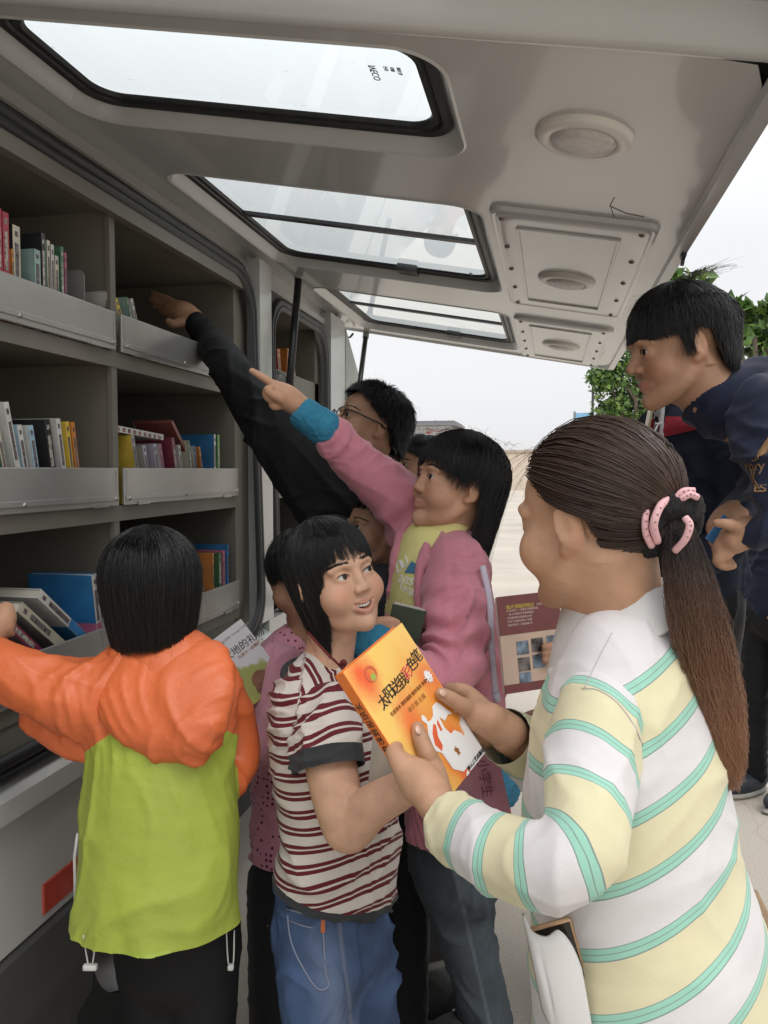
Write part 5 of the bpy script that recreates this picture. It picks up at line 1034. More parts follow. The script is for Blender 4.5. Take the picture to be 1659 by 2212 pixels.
b = MB(); b.obox(BQ(.48, .5, -.006), eu, ev, (wU/2-.002, hV/2-.002, .0045)); b.build('pages', PAGES, pbk)
text_mesh('title', '大地的礼物', BQ(.30, .30, .0016), eu, -ev, .021, KI, pbk); text_mesh('subtitle', '与孩子一起聊经济', BQ(.52, .40, .0016), eu, -ev, .0085, BI, pbk); text_mesh('subtitle', 'Consuming Gifts Young Children', BQ(.18, .1, .0016), eu, -ev, .008, flat('ink_grey', (.3, .28, .3)), pbk)
for (u, v, r_) in ((.62, .80, .020), (.75, .86, .016), (.55, .9, .014)):
    b = MB(); b.lathe(BQ(u, v, .0013), en, [(r_, 0), (r_*.98, .0003), (.0001, .0004)], 16); b.build('picture_figure', mat('fig_brown', (.22, .09, .05), .5, var=.3, vscale=60), pbk)
# ------------------------------------------------------------------ the girl in the pink hoodie pointing up
HOOD = mat('pink_hoodie', (.56, .215, .265), .9, spec=.15, var=.07, vscale=9, bump=.18, bscale=350, sheen=.25, dirt=(.46, .18, .225), dscale=4)
TEAL = mat('teal_rib', (.03, .20, .33), .9, bump=.3, bscale=200, stretch=(1, 1, 8))
YELP = mat('yellow_polo', (.66, .60, .24), .85, var=.06, bump=.12, bscale=400)
kb = P(985, 2212, 1.9)
pk_ = Person('girl in pink hoodie pointing up at the shelf with raised arm', (kb[0], kb[1], 0), SK_P)
kx = frame(-75)[:, 0]; ky = frame(-75)[:, 1]
K_T = [(P(960, 1158, 1.80), .06, .055), (P(958, 1195, 1.80), .12, .075), (P(962, 1260, 1.80), .15, .092), (P(975, 1370, 1.80), .145, .10), (P(985, 1480, 1.80), .135, .105), (P(985, 1620, 1.80), .14, .11), (P(985, 1800, 1.80), .145, .112), (P(985, 1850, 1.80), .143, .11)]
K_R = [P(905, 1145, 1.86), P(850, 1070, 1.85), P(770, 1000, 1.83), P(705, 930, 1.80), P(676, 902, 1.79)]; K_RR = [R_(66, 1.86), R_(60, 1.85), R_(49, 1.83), R_(38, 1.8), R_(31, 1.79)]
K_L = [P(985, 1222, 1.70), P(985, 1310, 1.64), P(985, 1400, 1.60), P(960, 1465, 1.56), P(890, 1450, 1.54), P(815, 1400, 1.54)]; K_LR = [R_(66, 1.7), R_(74, 1.64), R_(68, 1.6), R_(58, 1.56), R_(48, 1.54), R_(38, 1.54)]
def hoodie_folds(V, N):
    d = chain_s(V, K_L); m_ = np.exp(-((d-.19)/.10)**2); pr = (V-CAM)@FW; xx = 829.5+FPX*((V-CAM)@RT)/pr
    w = np.sin(d*105+xx*.02+1.5*np.sin(xx*.05)); d2 = chain_s(V, K_R); m2 = np.exp(-((d2-.03)/.06)**2)+.5*np.exp(-((d2-.33)/.05)**2)
    return V+N*(.008*w*m_*(np.abs((V-K_L[2])@FW) < .16)+.006*np.sin(d2*90)*m2*((V-K_R[0])@RT < .05))[:, None]
hd_ = cloth('hoodie', [SL(K_T, kx, .02), T(K_R, K_RR, .018), T(K_L, K_LR, .018), T([P(905, 1175, 1.72), P(880, 1240, 1.70), P(868, 1330, 1.70), P(862, 1420, 1.7)], [.045, .05, .05, .05], .01, 's'), T([P(690, 915, 1.79), P(650, 870, 1.785)], [R_(24, 1.79)]*2, .002, 's')], HOOD, pk_.root, .005, .0065, .06, None, 61, None, hoodie_folds, cuts=[(P(985, 1800, 1.8), UP)])
cloth('hood', [T([P(905, 1190, 1.72), P(955, 1225, 1.66), P(1005, 1200, 1.66), P(1038, 1218, 1.74), P(1045, 1250, 1.82)], [.016, .018, .02, .022, .02], .02), T([P(880, 1135, 1.80), P(858, 1190, 1.745), P(846, 1260, 1.73), P(842, 1350, 1.72)], [.014, .012, .010, .009], .01), T([P(925, 1185, 1.70), P(908, 1230, 1.67), P(904, 1310, 1.655), P(908, 1400, 1.65)], [.016, .012, .010, .009], .01)], HOOD, pk_.root, .004, .005, .04, None, 62)
polo = cloth('polo_shirt', [SL([(P(925, 1165, 1.775), .05, .05), (P(918, 1200, 1.765), .085, .065), (P(905, 1290, 1.745), .08, .07), (P(895, 1420, 1.735), .075, .07)], kx, .02)], YELP, pk_.root, .005, .003, .04, None, 63)
rg = []; pc = P(938, 1150, 1.78)
for a, bq, hgt, tl in ((.05, .05, .0, .01), (.053, .055, .03, .022), (.062, .064, .028, .03), (.085, .085, -.015, .04)): rg.append([pc+kx*a*cos(q)+ky*bq*sin(q)+V3(0, 0, hgt-tl*sin(q)) for q in np.arange(36)*2*pi/36])
v, f = loft(rg); b = MB(); b.add(v, f); b.build('polo_collar', YELP, pk_.root, True)
decal('shirt_print', 'DU', polo, 860, 1228, 878, 1212, .036, WI, pk_.root); decal('shirt_print', 'ans', polo, 862, 1246, 896, 1256, .034, WI, pk_.root); decal('shirt_print', 'lang', polo, 862, 1266, 896, 1278, .022, WI, pk_.root)
q, n = surf(polo, 888, 1226, .0012); b = MB(); ex_ = unit(np.cross((0, 0, 1), n)); ey_ = np.cross(n, ex_); b.prism([q+ex_*-.014+ey_*-.012, q+ex_*.014+ey_*-.012, q+ex_*.016+ey_*.006, q+ey_*.014], n*.0006); b.build('shirt_print', mat('print_blue', (.05, .18, .3)), pk_.root)
cl_ = T([P(694, 918, 1.795), P(664, 900, 1.785), P(650, 893, 1.782)], [R_(42, 1.79), R_(38, 1.785), R_(34, 1.78)], .004)
cloth('cuff', [T([P(700, 925, 1.797), P(660, 896, 1.783)], [R_(40, 1.79), R_(36, 1.785)], .003), T([P(670, 902, 1.787), P(640, 880, 1.778)], [R_(25, 1.79)]*2, .002, 's')], TEAL, pk_.root, .0035, .002, .01, None, 64)
cloth('cuff', [T([P(835, 1405, 1.545), P(765, 1372, 1.535)], [R_(45, 1.54), R_(42, 1.54)], .003)], TEAL, pk_.root, .004, .003, .015, None, 65)
PH = [T([P(690, 912, 1.79), P(650, 880, 1.78), P(620, 858, 1.775), P(598, 845, 1.77)], [R_(26, 1.79), R_(25, 1.78), R_(27, 1.775), R_(22, 1.77)], .01),
      T([P(600, 840, 1.765), P(583, 826, 1.76), P(562, 812, 1.755), P(544, 801, 1.75)], [R_(12, 1.76), R_(9.5, 1.76), R_(8.3, 1.755), R_(6.5, 1.75)], .006),
      T([P(606, 862, 1.755), P(585, 850, 1.745), P(577, 842, 1.742), P(586, 838, 1.745)], [R_(11, 1.75), R_(9.5, 1.745), R_(8.5, 1.742), R_(7.5, 1.742)], .004),
      T([P(600, 850, 1.775), P(577, 846, 1.768), P(580, 860, 1.765), P(594, 864, 1.765)], [R_(11, 1.77), R_(10, 1.768), R_(9, 1.765), R_(8, 1.765)], .004),
      T([P(608, 864, 1.78), P(590, 868, 1.775), P(592, 878, 1.772), P(604, 878, 1.772)], [R_(11, 1.77), R_(9.5, 1.768), R_(8.5, 1.765), R_(7.5, 1.765)], .004)]
V, F = sdf_mesh(PH, .0025); pk_.add(relax(V, F, 1), F)
V, F = sdf_mesh([T([P(800, 1388, 1.54), P(775, 1375, 1.535), P(800, 1350, 1.55)], [.022, .024, .02], .01)]+[T([P(800, 1345+9*k, 1.55), P(838, 1340+10*k, 1.565), P(858, 1345+10*k, 1.57)], [.0095, .0085, .007], .004) for k in range(4)], .003); pk_.add(V, F)
pk_.core([SL([(c, max(a-.03, .03), max(b_-.03, .03)) for c, a, b_ in K_T], kx, .02), T(K_R, [r*.7 for r in K_RR], .01), T(K_L, [r*.7 for r in K_LR], .01)]+[T([P(965, 1810, 1.82), P(1025, 2090, 1.83), P(1060, 2230, 1.84)], [.05, .04, .035], .02), T([P(1000, 1810, 1.92), P(1020, 2090, 2.02), P(1035, 2230, 2.05)], [.05, .04, .035], .02)])
pk_.head(.92, P(985, 1048, 1.76), -70, 12, -4, P(958, 1172, 1.79), .047, .0026, 'closed', cheek=1.05, nose=.85)
pk_.hair(lerp_hem([(-180, -.265), (-125, -.26), (-108, -.22), (-99, .0), (-84, .02), (-70, .0), (-56, .015), (-30, .045), (0, .055), (30, .03), (55, -.03), (80, -.09), (100, -.14), (125, -.25), (180, -.265)]), rad=(.092, .114, .096), n=4600, r=.0008, taper=.25, drop_noise=.03, seed=12, messy=.2)
fl = []
for k in range(60):
    q0_ = pk_.c+pk_.M@(np.array([RNG.normal()*.04, RNG.normal()*.05-.02, .125])*.93); d = V3(*RNG.normal(size=3))*.5+V3(0, 0, .5); fl.append([q0_+d*.035*t_-V3(0, 0, .03)*t_*t_ for t_ in np.linspace(0, 1, 8)])
strands('stray_hair', fl, .0004, HAIRK, pk_.root)
GJ = mat('grey_jeans', (.052, .066, .078), .85, var=.25, vscale=12, bump=.3, bscale=450); tint(GJ, 'seam', (.11, .13, .15))
KL = [T([P(965, 1810, 1.82), P(985, 1950, 1.82), P(1025, 2090, 1.83), P(1060, 2230, 1.84), P(1080, 2330, 1.84)+V3(0, 0, -.12)], [.082, .072, .062, .055, .05], .02), T([P(1000, 1810, 1.92), P(1005, 1950, 1.98), P(1020, 2090, 2.02), P(1035, 2230, 2.05), P(1040, 2300, 2.05)+V3(0, 0, -.2)], [.08, .07, .06, .053, .05], .02)]
cloth('jeans', [SL([(P(985, 1790, 1.8), .125, .10), (P(985, 1870, 1.82), .13, .105)], kx, .02)]+KL, GJ, pk_.root, .006, .006, .05, None, 66, lambda V: {'seam': np.exp(-((829.5+FPX*((V-CAM)@RT)/((V-CAM)@FW)-(975+.23*(1106-FPX*((V-CAM)@UP)/((V-CAM)@FW)-1850)))/3)**2)})
for q in (0, 1):
    fp = (P(1080, 2330, 1.84), P(1040, 2300, 2.05))[q]; cloth('shoe', [E(V3(fp[0]-.04, fp[1]-.02, .05), (.045, .12, .05), .01, 'u', np.stack([kx, ky, V3(0, 0, 1)], 1))], mat('shoe_dark', (.05, .05, .05), .7), pk_.root, .009, 0)
b = MB(); b.tube(catmull([P(1042, 1222, 1.62), P(1058, 1300, 1.60), P(1062, 1400, 1.59), P(1068, 1470, 1.60), P(1073, 1512, 1.61)], 6), .0065, 8, flatn=FW, flat=.4); b.tube([P(1070, 1495, 1.605), P(1074, 1514, 1.61)], [.0085, .0075], 8); b.build('drawstring', mat('lilac_tape', (.50, .46, .54), .85, bump=.2, bscale=400), pk_.root, True)
pk_.done()
gbk = root('green_book', 'dark green hardback held against the pink hoodie', 'book', P(872, 1350, 1.58))
b = MB(); b.obox(P(866, 1392, 1.585), RT*.95-UP*.22, UP*.97+RT*.2, (.034, .075, .003)); b.build('cover', mat('cover_dark_green', (.025, .04, .02), .5), gbk)
b = MB(); b.obox(P(866, 1390, 1.599), RT*.95-UP*.22, UP*.97+RT*.2, (.032, .078, .010)); b.build('pages', PAGES, gbk)
# ------------------------------------------------------------------ the man with glasses reaching into the shelf
BLK = mat('black_jacket', (.009, .009, .010), .75, spec=.25, var=.2, bump=.15, bscale=250)
mb_ = P(860, 2120, 2.42)
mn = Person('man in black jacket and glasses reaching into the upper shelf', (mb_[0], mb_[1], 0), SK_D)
mx_ = frame(-80)[:, 0]; my_ = frame(-80)[:, 1]
M_T = [(P(770, 1030, 2.25), .07, .07), (P(755, 1075, 2.25), .16, .10), (P(745, 1180, 2.25), .20, .125), (P(755, 1350, 2.28), .19, .13), (P(790, 1550, 2.32), .175, .125), (P(820, 1680, 2.35), .18, .13)]
hz = onx(428, 700, -1.09); Zh = float((hz-CAM)@FW)
M_A = [P(720, 1090, 2.14), P(640, 990, 2.14), P(560, 890, 2.2), P(500, 800, 2.25), P(452, 735, Zh-.05), P(424, 705, Zh-.02)]; M_AR = [R_(88, 2.14), R_(72, 2.14), R_(55, 2.2), R_(43, 2.25), R_(33, Zh), R_(25, Zh)]
cloth('jacket', [SL(M_T, mx_, .03), T(M_A, M_AR, .03), T([P(830, 1090, 2.38), P(850, 1250, 2.42), P(800, 1400, 2.35)], [.07, .06, .05], .03)], BLK, mn.root, .007, .010, .08, None, 71)
HNM = [T([P(440, 715, Zh-.02), P(415, 690, Zh), P(395, 678, Zh+.01), P(372, 668, Zh+.02)], [R_(23, Zh), R_(25, Zh), R_(27, Zh), R_(20, Zh)], .008)]
for k, (x, y) in enumerate(((332, 632), (328, 645), (336, 660), (348, 672))): HNM.append(T([P(382, 660+8*k, Zh+.015), P(362-2*k, 647+9*k, Zh+.02), P(x, y+2, Zh+.04)], [R_(10, Zh), R_(8.5, Zh), R_(6.5, Zh)], .004))
HNM.append(T([P(398, 695, Zh-.02), P(375, 700, Zh-.03), P(364, 695, Zh-.03)], [R_(12, Zh), R_(10, Zh), R_(8, Zh)], .005))
V, F = sdf_mesh(HNM, .003); mn.add(V, F)
mn.core([SL([(c, max(a-.03, .03), max(b_-.03, .03)) for c, a, b_ in M_T], mx_, .02), T(M_A, [r*.6 for r in M_AR], .01)]+[T([P(830, 1650, 2.35)+mx_*q*.08, V3(mb_[0], mb_[1], .06)+mx_*q*.09], [.08, .045], .02) for q in (-1, 1)], .01)
mn.head(.93, P(796, 922, 2.18), -66, 27, 6, P(768, 1050, 2.24), .058, .0032, 'closed', cheek=1.06)
mn.hair(lerp_hem([(0, .080), (35, .076), (52, .055), (66, .035), (84, .012), (100, .0), (125, -.045), (180, -.055)]), rad=(.082, .102, .088), n=6000, short=True, lift=.008, spiky=.010, r=.0009, seed=5)
GLF = mat('spectacle_black', (.01, .01, .01), .3); b = MB(); cm, Mm = mn.c, mn.M
def ML(*a): return cm+Mm@V3(*a)
for q in (-1, 1):
    b.tube([ML(q*.033+.023*cos(t_), .103-abs(q*.033+.023*cos(t_))*.12, -.002+.015*sin(t_)) for t_ in np.linspace(0, 2*pi, 25)], .0016, 6); b.tube([ML(q*.056, .097, .004), ML(q*.075, .08, .004), ML(q*.083, 0, 0), ML(q*.082, -.02, -.008)], .0021, 6)
b.tube([ML(-.010, .103, 0), ML(0, .107, .003), ML(.010, .103, 0)], .0014, 6); gl_ = b.build('spectacles', GLF, None, True); tag(gl_, 'black rimmed spectacles worn by the man reaching up', 'glasses')
mn.done()
text_mesh('jacket_print', 'N', P(742, 1128, 2.055), RT*.95-UP*.2, UP, .07, mat('print_grey', (.07, .07, .072), .6), mn.root, .001)
b = MB(); b.tube([P(733, 1060, 2.08), P(722, 1085, 2.06), P(708, 1115, 2.05)], .004, 6); b.obox(P(706, 1118, 2.045), RT, UP, (.005, .012, .003)); b.build('zip', mat('zip_metal', (.3, .3, .3), .35, metal=.8), mn.root)
cloth('undershirt', [SL([(P(750, 1042, 2.19), .05, .05), (P(738, 1062, 2.15), .055, .05)], mx_, .01)], mat('grey_tee', (.4, .4, .42), .8), mn.root, .006, .002, .03)
cloth('trousers', [SL([(P(815, 1640, 2.35), .165, .12), (P(830, 1720, 2.36), .165, .125)], mx_, .02)]+[T([P(830, 1700, 2.36)+mx_*q*.085, P(850, 1950, 2.38)+mx_*q*.09, V3(mb_[0], mb_[1], .10)+mx_*q*.09], [.095, .075, .065], .02) for q in (-1, 1)], PANTB, mn.root, .01, .006, .07, None, 72)
SHG = mat('shoe_grey_suede', (.075, .075, .07), .9, bump=.2, bscale=200); SOLE = mat('shoe_sole_pale', (.30, .29, .26), .7)
for q, (x, y) in ((1, (890, 2170)), (-1, (895, 2050))):
    c = onz(x, y, .05); Rm = np.stack([mx_, my_, V3(0, 0, 1)], 1); so_ = cloth('shoe', [E(c, (.045, .125, .05), .02, 'u', Rm), S(c-my_*.08+V3(0, 0, .04), .045, .03)], SHG, mn.root, .007, .002, .03); cloth('sole', [E(c+V3(0, 0, -.038), (.05, .135, .022), .01, 'u', Rm)], SOLE, so_, .006, 0)
# ------------------------------------------------------------------ the boy looking up between them
yb = P(830, 2000, 2.05)
by = Person('boy with short black hair looking up between the man and the pink girl', (yb[0], yb[1], 0), SK_D)
by.head(.84, P(815, 1152, 1.985), -62, 22, 8, P(812, 1270, 2.02), .045, .0032, 'closed', cheek=1.1, nose=.9)
by.hair(lerp_hem([(0, .06), (40, .055), (56, .03), (70, .02), (88, .012), (104, .0), (125, -.05), (180, -.06)]), n=3500, short=True, lift=.004, seed=15)
cloth('jacket', [SL([(P(812, 1235, 2.02), .06, .05), (P(812, 1275, 2.02), .13, .08), (P(815, 1400, 2.03), .135, .09), (P(820, 1650, 2.04), .125, .09)], frame(-70)[:, 0], .02)], mat('boy_jacket_grey', (.03, .032, .04), .85), by.root, .008, .006, .06, None, 81)
by.core([SL([(P(812, 1275, 2.02), .11, .06), (P(820, 1650, 2.04), .10, .07)], frame(-70)[:, 0], .02)]+[T([P(820, 1640, 2.04)+RT*q*.06, V3(yb[0]+q*.06, yb[1], .05)], [.06, .04], .01) for q in (-1, 1)], .01)
cloth('trousers', [T([P(820, 1640, 2.04)+RT*q*.06, V3(yb[0]+q*.06, yb[1], .05)], [.075, .055], .01) for q in (-1, 1)], PANTB, by.root, .01, .004, .06)
by.done()
# ------------------------------------------------------------------ the tall boy leaning in from the right
NAVY = mat('navy_sweatshirt', (.016, .021, .042), .9, spec=.15, var=.12, bump=.15, bscale=350, sheen=.15)
nb_ = P(1900, 1500, 1.75)
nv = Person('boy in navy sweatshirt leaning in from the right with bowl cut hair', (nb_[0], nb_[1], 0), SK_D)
stp = root('step_box', 'plain wooden box under the feet of the leaning boy', 'box', (nb_[0], nb_[1], 0)); b = MB(); b.box((nb_[0]-.3, nb_[1]-.3, 0), (nb_[0]+.3, nb_[1]+.3, .26), 0, .01); b.build('crate', mat('plain_wood', (.3, .2, .11), .8, stretch=(1, 20, 1), bump=.2), stp)
nx_ = frame(-80)[:, 0]; ny_ = frame(-80)[:, 1]
N_T = [(P(1560, 880, 1.60), .07, .07), (P(1632, 865, 1.61), .115, .08), (P(1715, 890, 1.62), .185, .105), (P(1820, 950, 1.64), .19, .12), (P(1930, 1090, 1.68), .17, .12), (P(2010, 1220, 1.72), .165, .12)]
N_A = [P(1668, 900, 1.47), P(1672, 1000, 1.42), P(1690, 1110, 1.40), P(1655, 1140, 1.41), P(1615, 1150, 1.43)]; N_AR = [R_(88, 1.47), R_(66, 1.42), R_(52, 1.4), R_(46, 1.41), R_(36, 1.43)]
N_B = [P(1690, 930, 1.78), P(1665, 1030, 1.74), P(1625, 1085, 1.66), P(1590, 1108, 1.60)]; N_BR = [R_(75, 1.76), R_(58, 1.72), R_(46, 1.64), R_(34, 1.58)]
swt = cloth('sweatshirt', [SL(N_T, nx_, .03), T(N_A, N_AR, .03), T(N_B, N_BR, .03)], NAVY, nv.root, .006, .012, .08, None, 91)
nv.core([SL([(c, max(a-.03, .03), max(b_-.03, .03)) for c, a, b_ in N_T], nx_, .02), T(N_A, [r*.6 for r in N_AR], .01), T(N_B, [r*.6 for r in N_BR], .01)]+[T([P(2010, 1220, 1.72)+nx_*q*.08, V3(nb_[0]+.03, nb_[1], .75)+nx_*q*.09, V3(nb_[0], nb_[1], .3)+nx_*q*.09], [.08, .055, .04], .02) for q in (-1, 1)], .01)
cloth('jeans', [SL([(P(1990, 1180, 1.71), .16, .12), (P(2020, 1260, 1.72), .165, .12)], nx_, .02)]+[T([P(2010, 1240, 1.72)+nx_*q*.085, V3(nb_[0]+.03, nb_[1], .75)+nx_*q*.09, V3(nb_[0], nb_[1], .33)+nx_*q*.09], [.095, .075, .065], .02) for q in (-1, 1)], DENIM, nv.root, .012, .004, .06)
for q in (-1, 1): cloth('shoe', [E(V3(nb_[0], nb_[1], .305)+nx_*q*.09+ny_*.06, (.045, .13, .045), .01, 'u', np.stack([nx_, ny_, V3(0, 0, 1)], 1))], SHG, nv.root, .009, 0)
nv.head(.96, P(1462, 752, 1.60), -86, -9, 0, P(1575, 880, 1.605), .059, .0027, 'closed', cheek=.92, nose=1.05)
nv.hair(lerp_hem([(0, .028), (38, .022), (52, .018), (66, .022), (74, -.026), (80, -.012), (86, .030), (104, .022), (112, -.01), (128, -.06), (180, -.062)]), rad=(.088, .108, .098), n=8000, short=True, lift=.003, r=.0008, seed=25, jit=.0015)
fl = []
for k in range(40):
    q0_ = nv.c+nv.M@(np.array([RNG.normal()*.02, -.045+RNG.normal()*.02, .135])*.98); d = RT*(.7+RNG.random()*.5)+UP*(.25+.3*RNG.random())+FW*RNG.normal()*.3; fl.append([q0_+d*(.02+.06*RNG.random())*t_+UP*.008*sin(t_*4) for t_ in np.linspace(0, 1, 8)])
strands('stray_hair', fl, .0004, HAIRK, nv.root)
HNV = [T([P(1640, 1150, 1.43), P(1612, 1150, 1.435), P(1585, 1165, 1.44)], [R_(33, 1.43), R_(36, 1.43), R_(32, 1.44)], .01), T([P(1598, 1140, 1.42), P(1570, 1132, 1.415), P(1548, 1130, 1.42)], [R_(15, 1.42), R_(12, 1.42), R_(9, 1.42)], .006)]
for k in range(4): HNV.append(T([P(1580-3*k, 1160+12*k, 1.44), P(1556-2*k, 1172+13*k, 1.445), P(1548+6*k, 1190+11*k, 1.46), P(1566+6*k, 1198+8*k, 1.475)], [R_(13, 1.44), R_(11.5, 1.44), R_(10, 1.44), R_(8, 1.44)], .005))
HNV += [T([P(1585, 1110, 1.58), P(1568, 1125, 1.55), P(1552, 1140, 1.53)], [R_(30, 1.58), R_(32, 1.55), R_(26, 1.53)], .01)]
for k in range(4): HNV.append(T([P(1556+8*k, 1140+10*k, 1.53), P(1538+8*k, 1160+12*k, 1.52), P(1545+10*k, 1180+10*k, 1.51)], [R_(11, 1.53), R_(10, 1.52), R_(8, 1.51)], .005))
V, F = sdf_mesh(HNV, .0028); nv.add(relax(V, F, 1), F); nv.done()
GOLD = mat('print_gold', (.22, .12, .05), .7)
decal('shirt_print', 'Jordan', swt, 1602, 1000, 1634, 986, .022, GOLD, nv.root) if False else None
decal('shirt_print', 'K', swt, 1622, 1036, 1640, 1036, .05, GOLD, nv.root); decal('shirt_print', 'ES', swt, 1630, 1056, 1654, 1056, .028, GOLD, nv.root); decal('shirt_print', 'roxy', swt, 1608, 1008, 1650, 1006, .026, GOLD, nv.root)
for k in range(6):
    a, n = surf(swt, 1628+k*5, 995-k*3, .0012); c, _ = surf(swt, 1640+k*5, 972-k*7, .0012); b = MB(); b.tube([a, (a+c)/2+n*.001, c], [.004, .003, .0005], 5, flatn=n, flat=.3); b.build('shirt_print', GOLD, nv.root)
bc = root('blue_card', 'small blue card held in the hands of the leaning boy', 'card', P(1562, 1155, 1.47)); b = MB(); b.obox(P(1563, 1152, 1.475), RT*.6+UP*.8, RT*.8-UP*.6, (.028, .022, .0012), 0, .001); b.build('card', mat('card_blue', (.03, .12, .26), .35, coat=.3), bc)
b = MB(); b.obox(P(1563, 1152, 1.475)-FW*.0016, RT*.6+UP*.8, RT*.8-UP*.6, (.020, .004, .0004)); b.build('stripe', mat('card_pale', (.35, .45, .55)), bc)
# ------------------------------------------------------------------ generic standing people for the rear
def stander(label, x, yh, Z, H_, yaw, top, bot, hairm=None, long=False, sk=None, lean=0, hh=.006, shoe=None, group=None, fh=-9, hem=None):
    """a whole person: x, yh = head centre in the survey, H_ = stature"""
    hc = P(x, yh, Z); s = H_/1.68; z0 = fh; hc = hc*V3(1, 1, 0)+V3(0, 0, z0+H_-.115*s); base = V3(hc[0]+lean, hc[1], z0); p = Person(label, base, sk or SK_D, group); ex = frame(yaw)[:, 0]; ey = frame(yaw)[:, 1]
    L = lambda a, f, z: base*V3(1, 1, 0)+V3(-lean*(z/1.5), 0, z0+z*s)+ex*a*s+ey*f*s
    TT = [(L(0, -.01, 1.42), .06*s, .055*s), (L(0, -.01, 1.385), .135*s, .07*s), (L(0, 0, 1.30), .185*s, .105*s), (L(0, 0, 1.1), .165*s, .115*s), (L(0, 0, .92), .17*s, .12*s)]
    arms = [T([L(q*.17, 0, 1.35), L(q*.215, .0, 1.1), L(q*.19, .16, .95)], [.062*s, .052*s, .042*s], .02) for q in (-1, 1)]
    cloth('jacket', [SL(TT, ex, .02)]+arms, top, p.root, .009, .009, .08, None, int(x))
    lg = [T([L(q*.085, 0, .88), L(q*.09, .02, .48), L(q*.095, 0, .09)], [.092*s, .07*s, .058*s], .02) for q in (-1, 1)]
    cloth('trousers', lg+[SL([(L(0, 0, .97), .155*s, .11*s), (L(0, 0, .86), .16*s, .115*s)], ex, .02)], bot, p.root, .01, .006, .06, None, int(x)+1)
    Rm = np.stack([ex, ey, V3(0, 0, 1)], 1)
    for q in (-1, 1):
        so_ = cloth('shoe', [E(L(q*.095, .06, .05), V3(.048, .135, .05)*s, .02, 'u', Rm), S(L(q*.095, -.02, .085), .05*s, .03)], shoe or SHG, p.root, .008, 0); cloth('sole', [E(L(q*.095, .06, .014), V3(.053, .145, .022)*s, .01, 'u', Rm)], SOLE, so_, .007, 0)
    hnds = [T([L(q*.19, .15, .955), L(q*.18, .22, .94), L(q*.17, .27, .93)], [.026*s, .034*s, .014*s], .01) for q in (-1, 1)]
    for q in (-1, 1):
        for k in range(4): hnds.append(T([L(q*(.165+.012*k), .24, .945), L(q*(.165+.012*k), .29, .935), L(q*(.165+.012*k), .315, .915)], [.009*s, .008*s, .0065*s], .003))
    p.core([SL([(c, a-.03*s, b_-.03*s) for c, a, b_ in TT], ex, .02)]+[T([L(q*.17, 0, 1.35), L(q*.215, .0, 1.1), L(q*.19, .16, .95)], [.04*s, .035*s, .03*s], .02) for q in (-1, 1)]+[T([L(q*.085, 0, .9), L(q*.095, 0, .1)], [.05*s, .035*s], .02) for q in (-1, 1)]+hnds, hh)
    p.head(.98*s, hc, yaw, 0, 0, L(0, -.015, 1.40), .052*s, hh*.7, 'closed', brow=1.2)
    p.hair(lerp_hem(hem or ([(0, .04), (45, .03), (60, -.05), (90, -.09), (180, -.1)] if long else [(0, .065), (40, .055), (60, .035), (85, .015), (105, 0), (130, -.05), (180, -.06)])), n=1500, short=not long, lift=.003, r=.0014, rad=(.086, .106, .094))
    p.done(); return p, L
RNJ = mat('red_white_navy_jacket', (.014, .019, .036), .8, spec=.3, var=.1, bump=.1, bscale=200)
rp, L = stander('person in navy, red and white track jacket standing behind the leaning boy', 1500, 800, 2.1, 1.70, -82, RNJ, PANTB, fh=.24)
stool2 = root('step_box', 'second plain wooden box under the person in the track jacket', 'box', tuple(rp.root.location)); sbx = np.array(rp.root.location); b = MB(); b.box((sbx[0]-.25, sbx[1]-.25, 0), (sbx[0]+.25, sbx[1]+.25, .235), 0, .01); b.build('crate', mat('plain_wood', (.3, .2, .11), .8, stretch=(1, 20, 1), bump=.2), stool2)
jk = [o for o in rp.root.children if o.name.startswith('jacket')][0]
RNS = mat('jacket_red', (.34, .02, .035), .8); WNS = mat('jacket_white', (.55, .54, .55), .8)
def patch(o, poly, m, parent, nm, n=6, off=.003):
    """a sewn panel following the cloth: poly = four survey corners"""
    g = [[surf(o, *((1-u)*((1-v)*np.array(poly[0])+v*np.array(poly[3]))+u*((1-v)*np.array(poly[1])+v*np.array(poly[2]))), off)[0] for u in np.linspace(0, 1, n)] for v in np.linspace(0, 1, n)]
    v, f = loft(g, False); b = MB(); b.add(v, f); return b.build(nm, m, parent, True)
patch(jk, [(1408, 880), (1430, 876), (1424, 940), (1394, 936)], WNS, rp.root, 'shoulder_panel'); patch(jk, [(1404, 905), (1432, 902), (1424, 960), (1392, 955)], RNS, rp.root, 'red_panel', 6, .006); patch(jk, [(1440, 900), (1520, 905), (1515, 925), (1432, 945)], RNS, rp.root, 'red_panel', 8)
patch(jk, [(1418, 880), (1440, 880), (1432, 1100), (1402, 1090)], WNS, rp.root, 'front_tape', 8, .007); patch(jk, [(1416, 900), (1430, 900), (1422, 1060), (1404, 1050)], mat('tape_navy', (.02, .025, .04), .8), rp.root, 'front_tape', 8, .009)
for i, (ch, x, y) in enumerate((('T', 1424, 930), ('O', 1423, 955), ('P', 1415, 1030), ('N', 1412, 1052), ('G', 1424, 1054))):
    q, n = surf(jk, x, y, .011); ex_ = unit(np.cross((0, 0, 1), n)); text_mesh('jacket_print', ch, q, ex_, np.cross(n, ex_), .045, WI, rp.root, .001, align='CENTER')
tb = root('thin_book', 'thin pale book held by the person in the track jacket', 'book', P(1398, 925, 2.1)); b = MB(); b.obox(P(1397, 930, 2.12), UP+RT*.2, FW+RT*.3, (.06, .05, .006)); b.build('cover', mat('olive_cover', (.22, .20, .12), .6), tb); b = MB(); b.obox(P(1394, 930, 2.11), UP+RT*.2, FW+RT*.3, (.058, .05, .004)); b.build('pages', PAGES, tb)
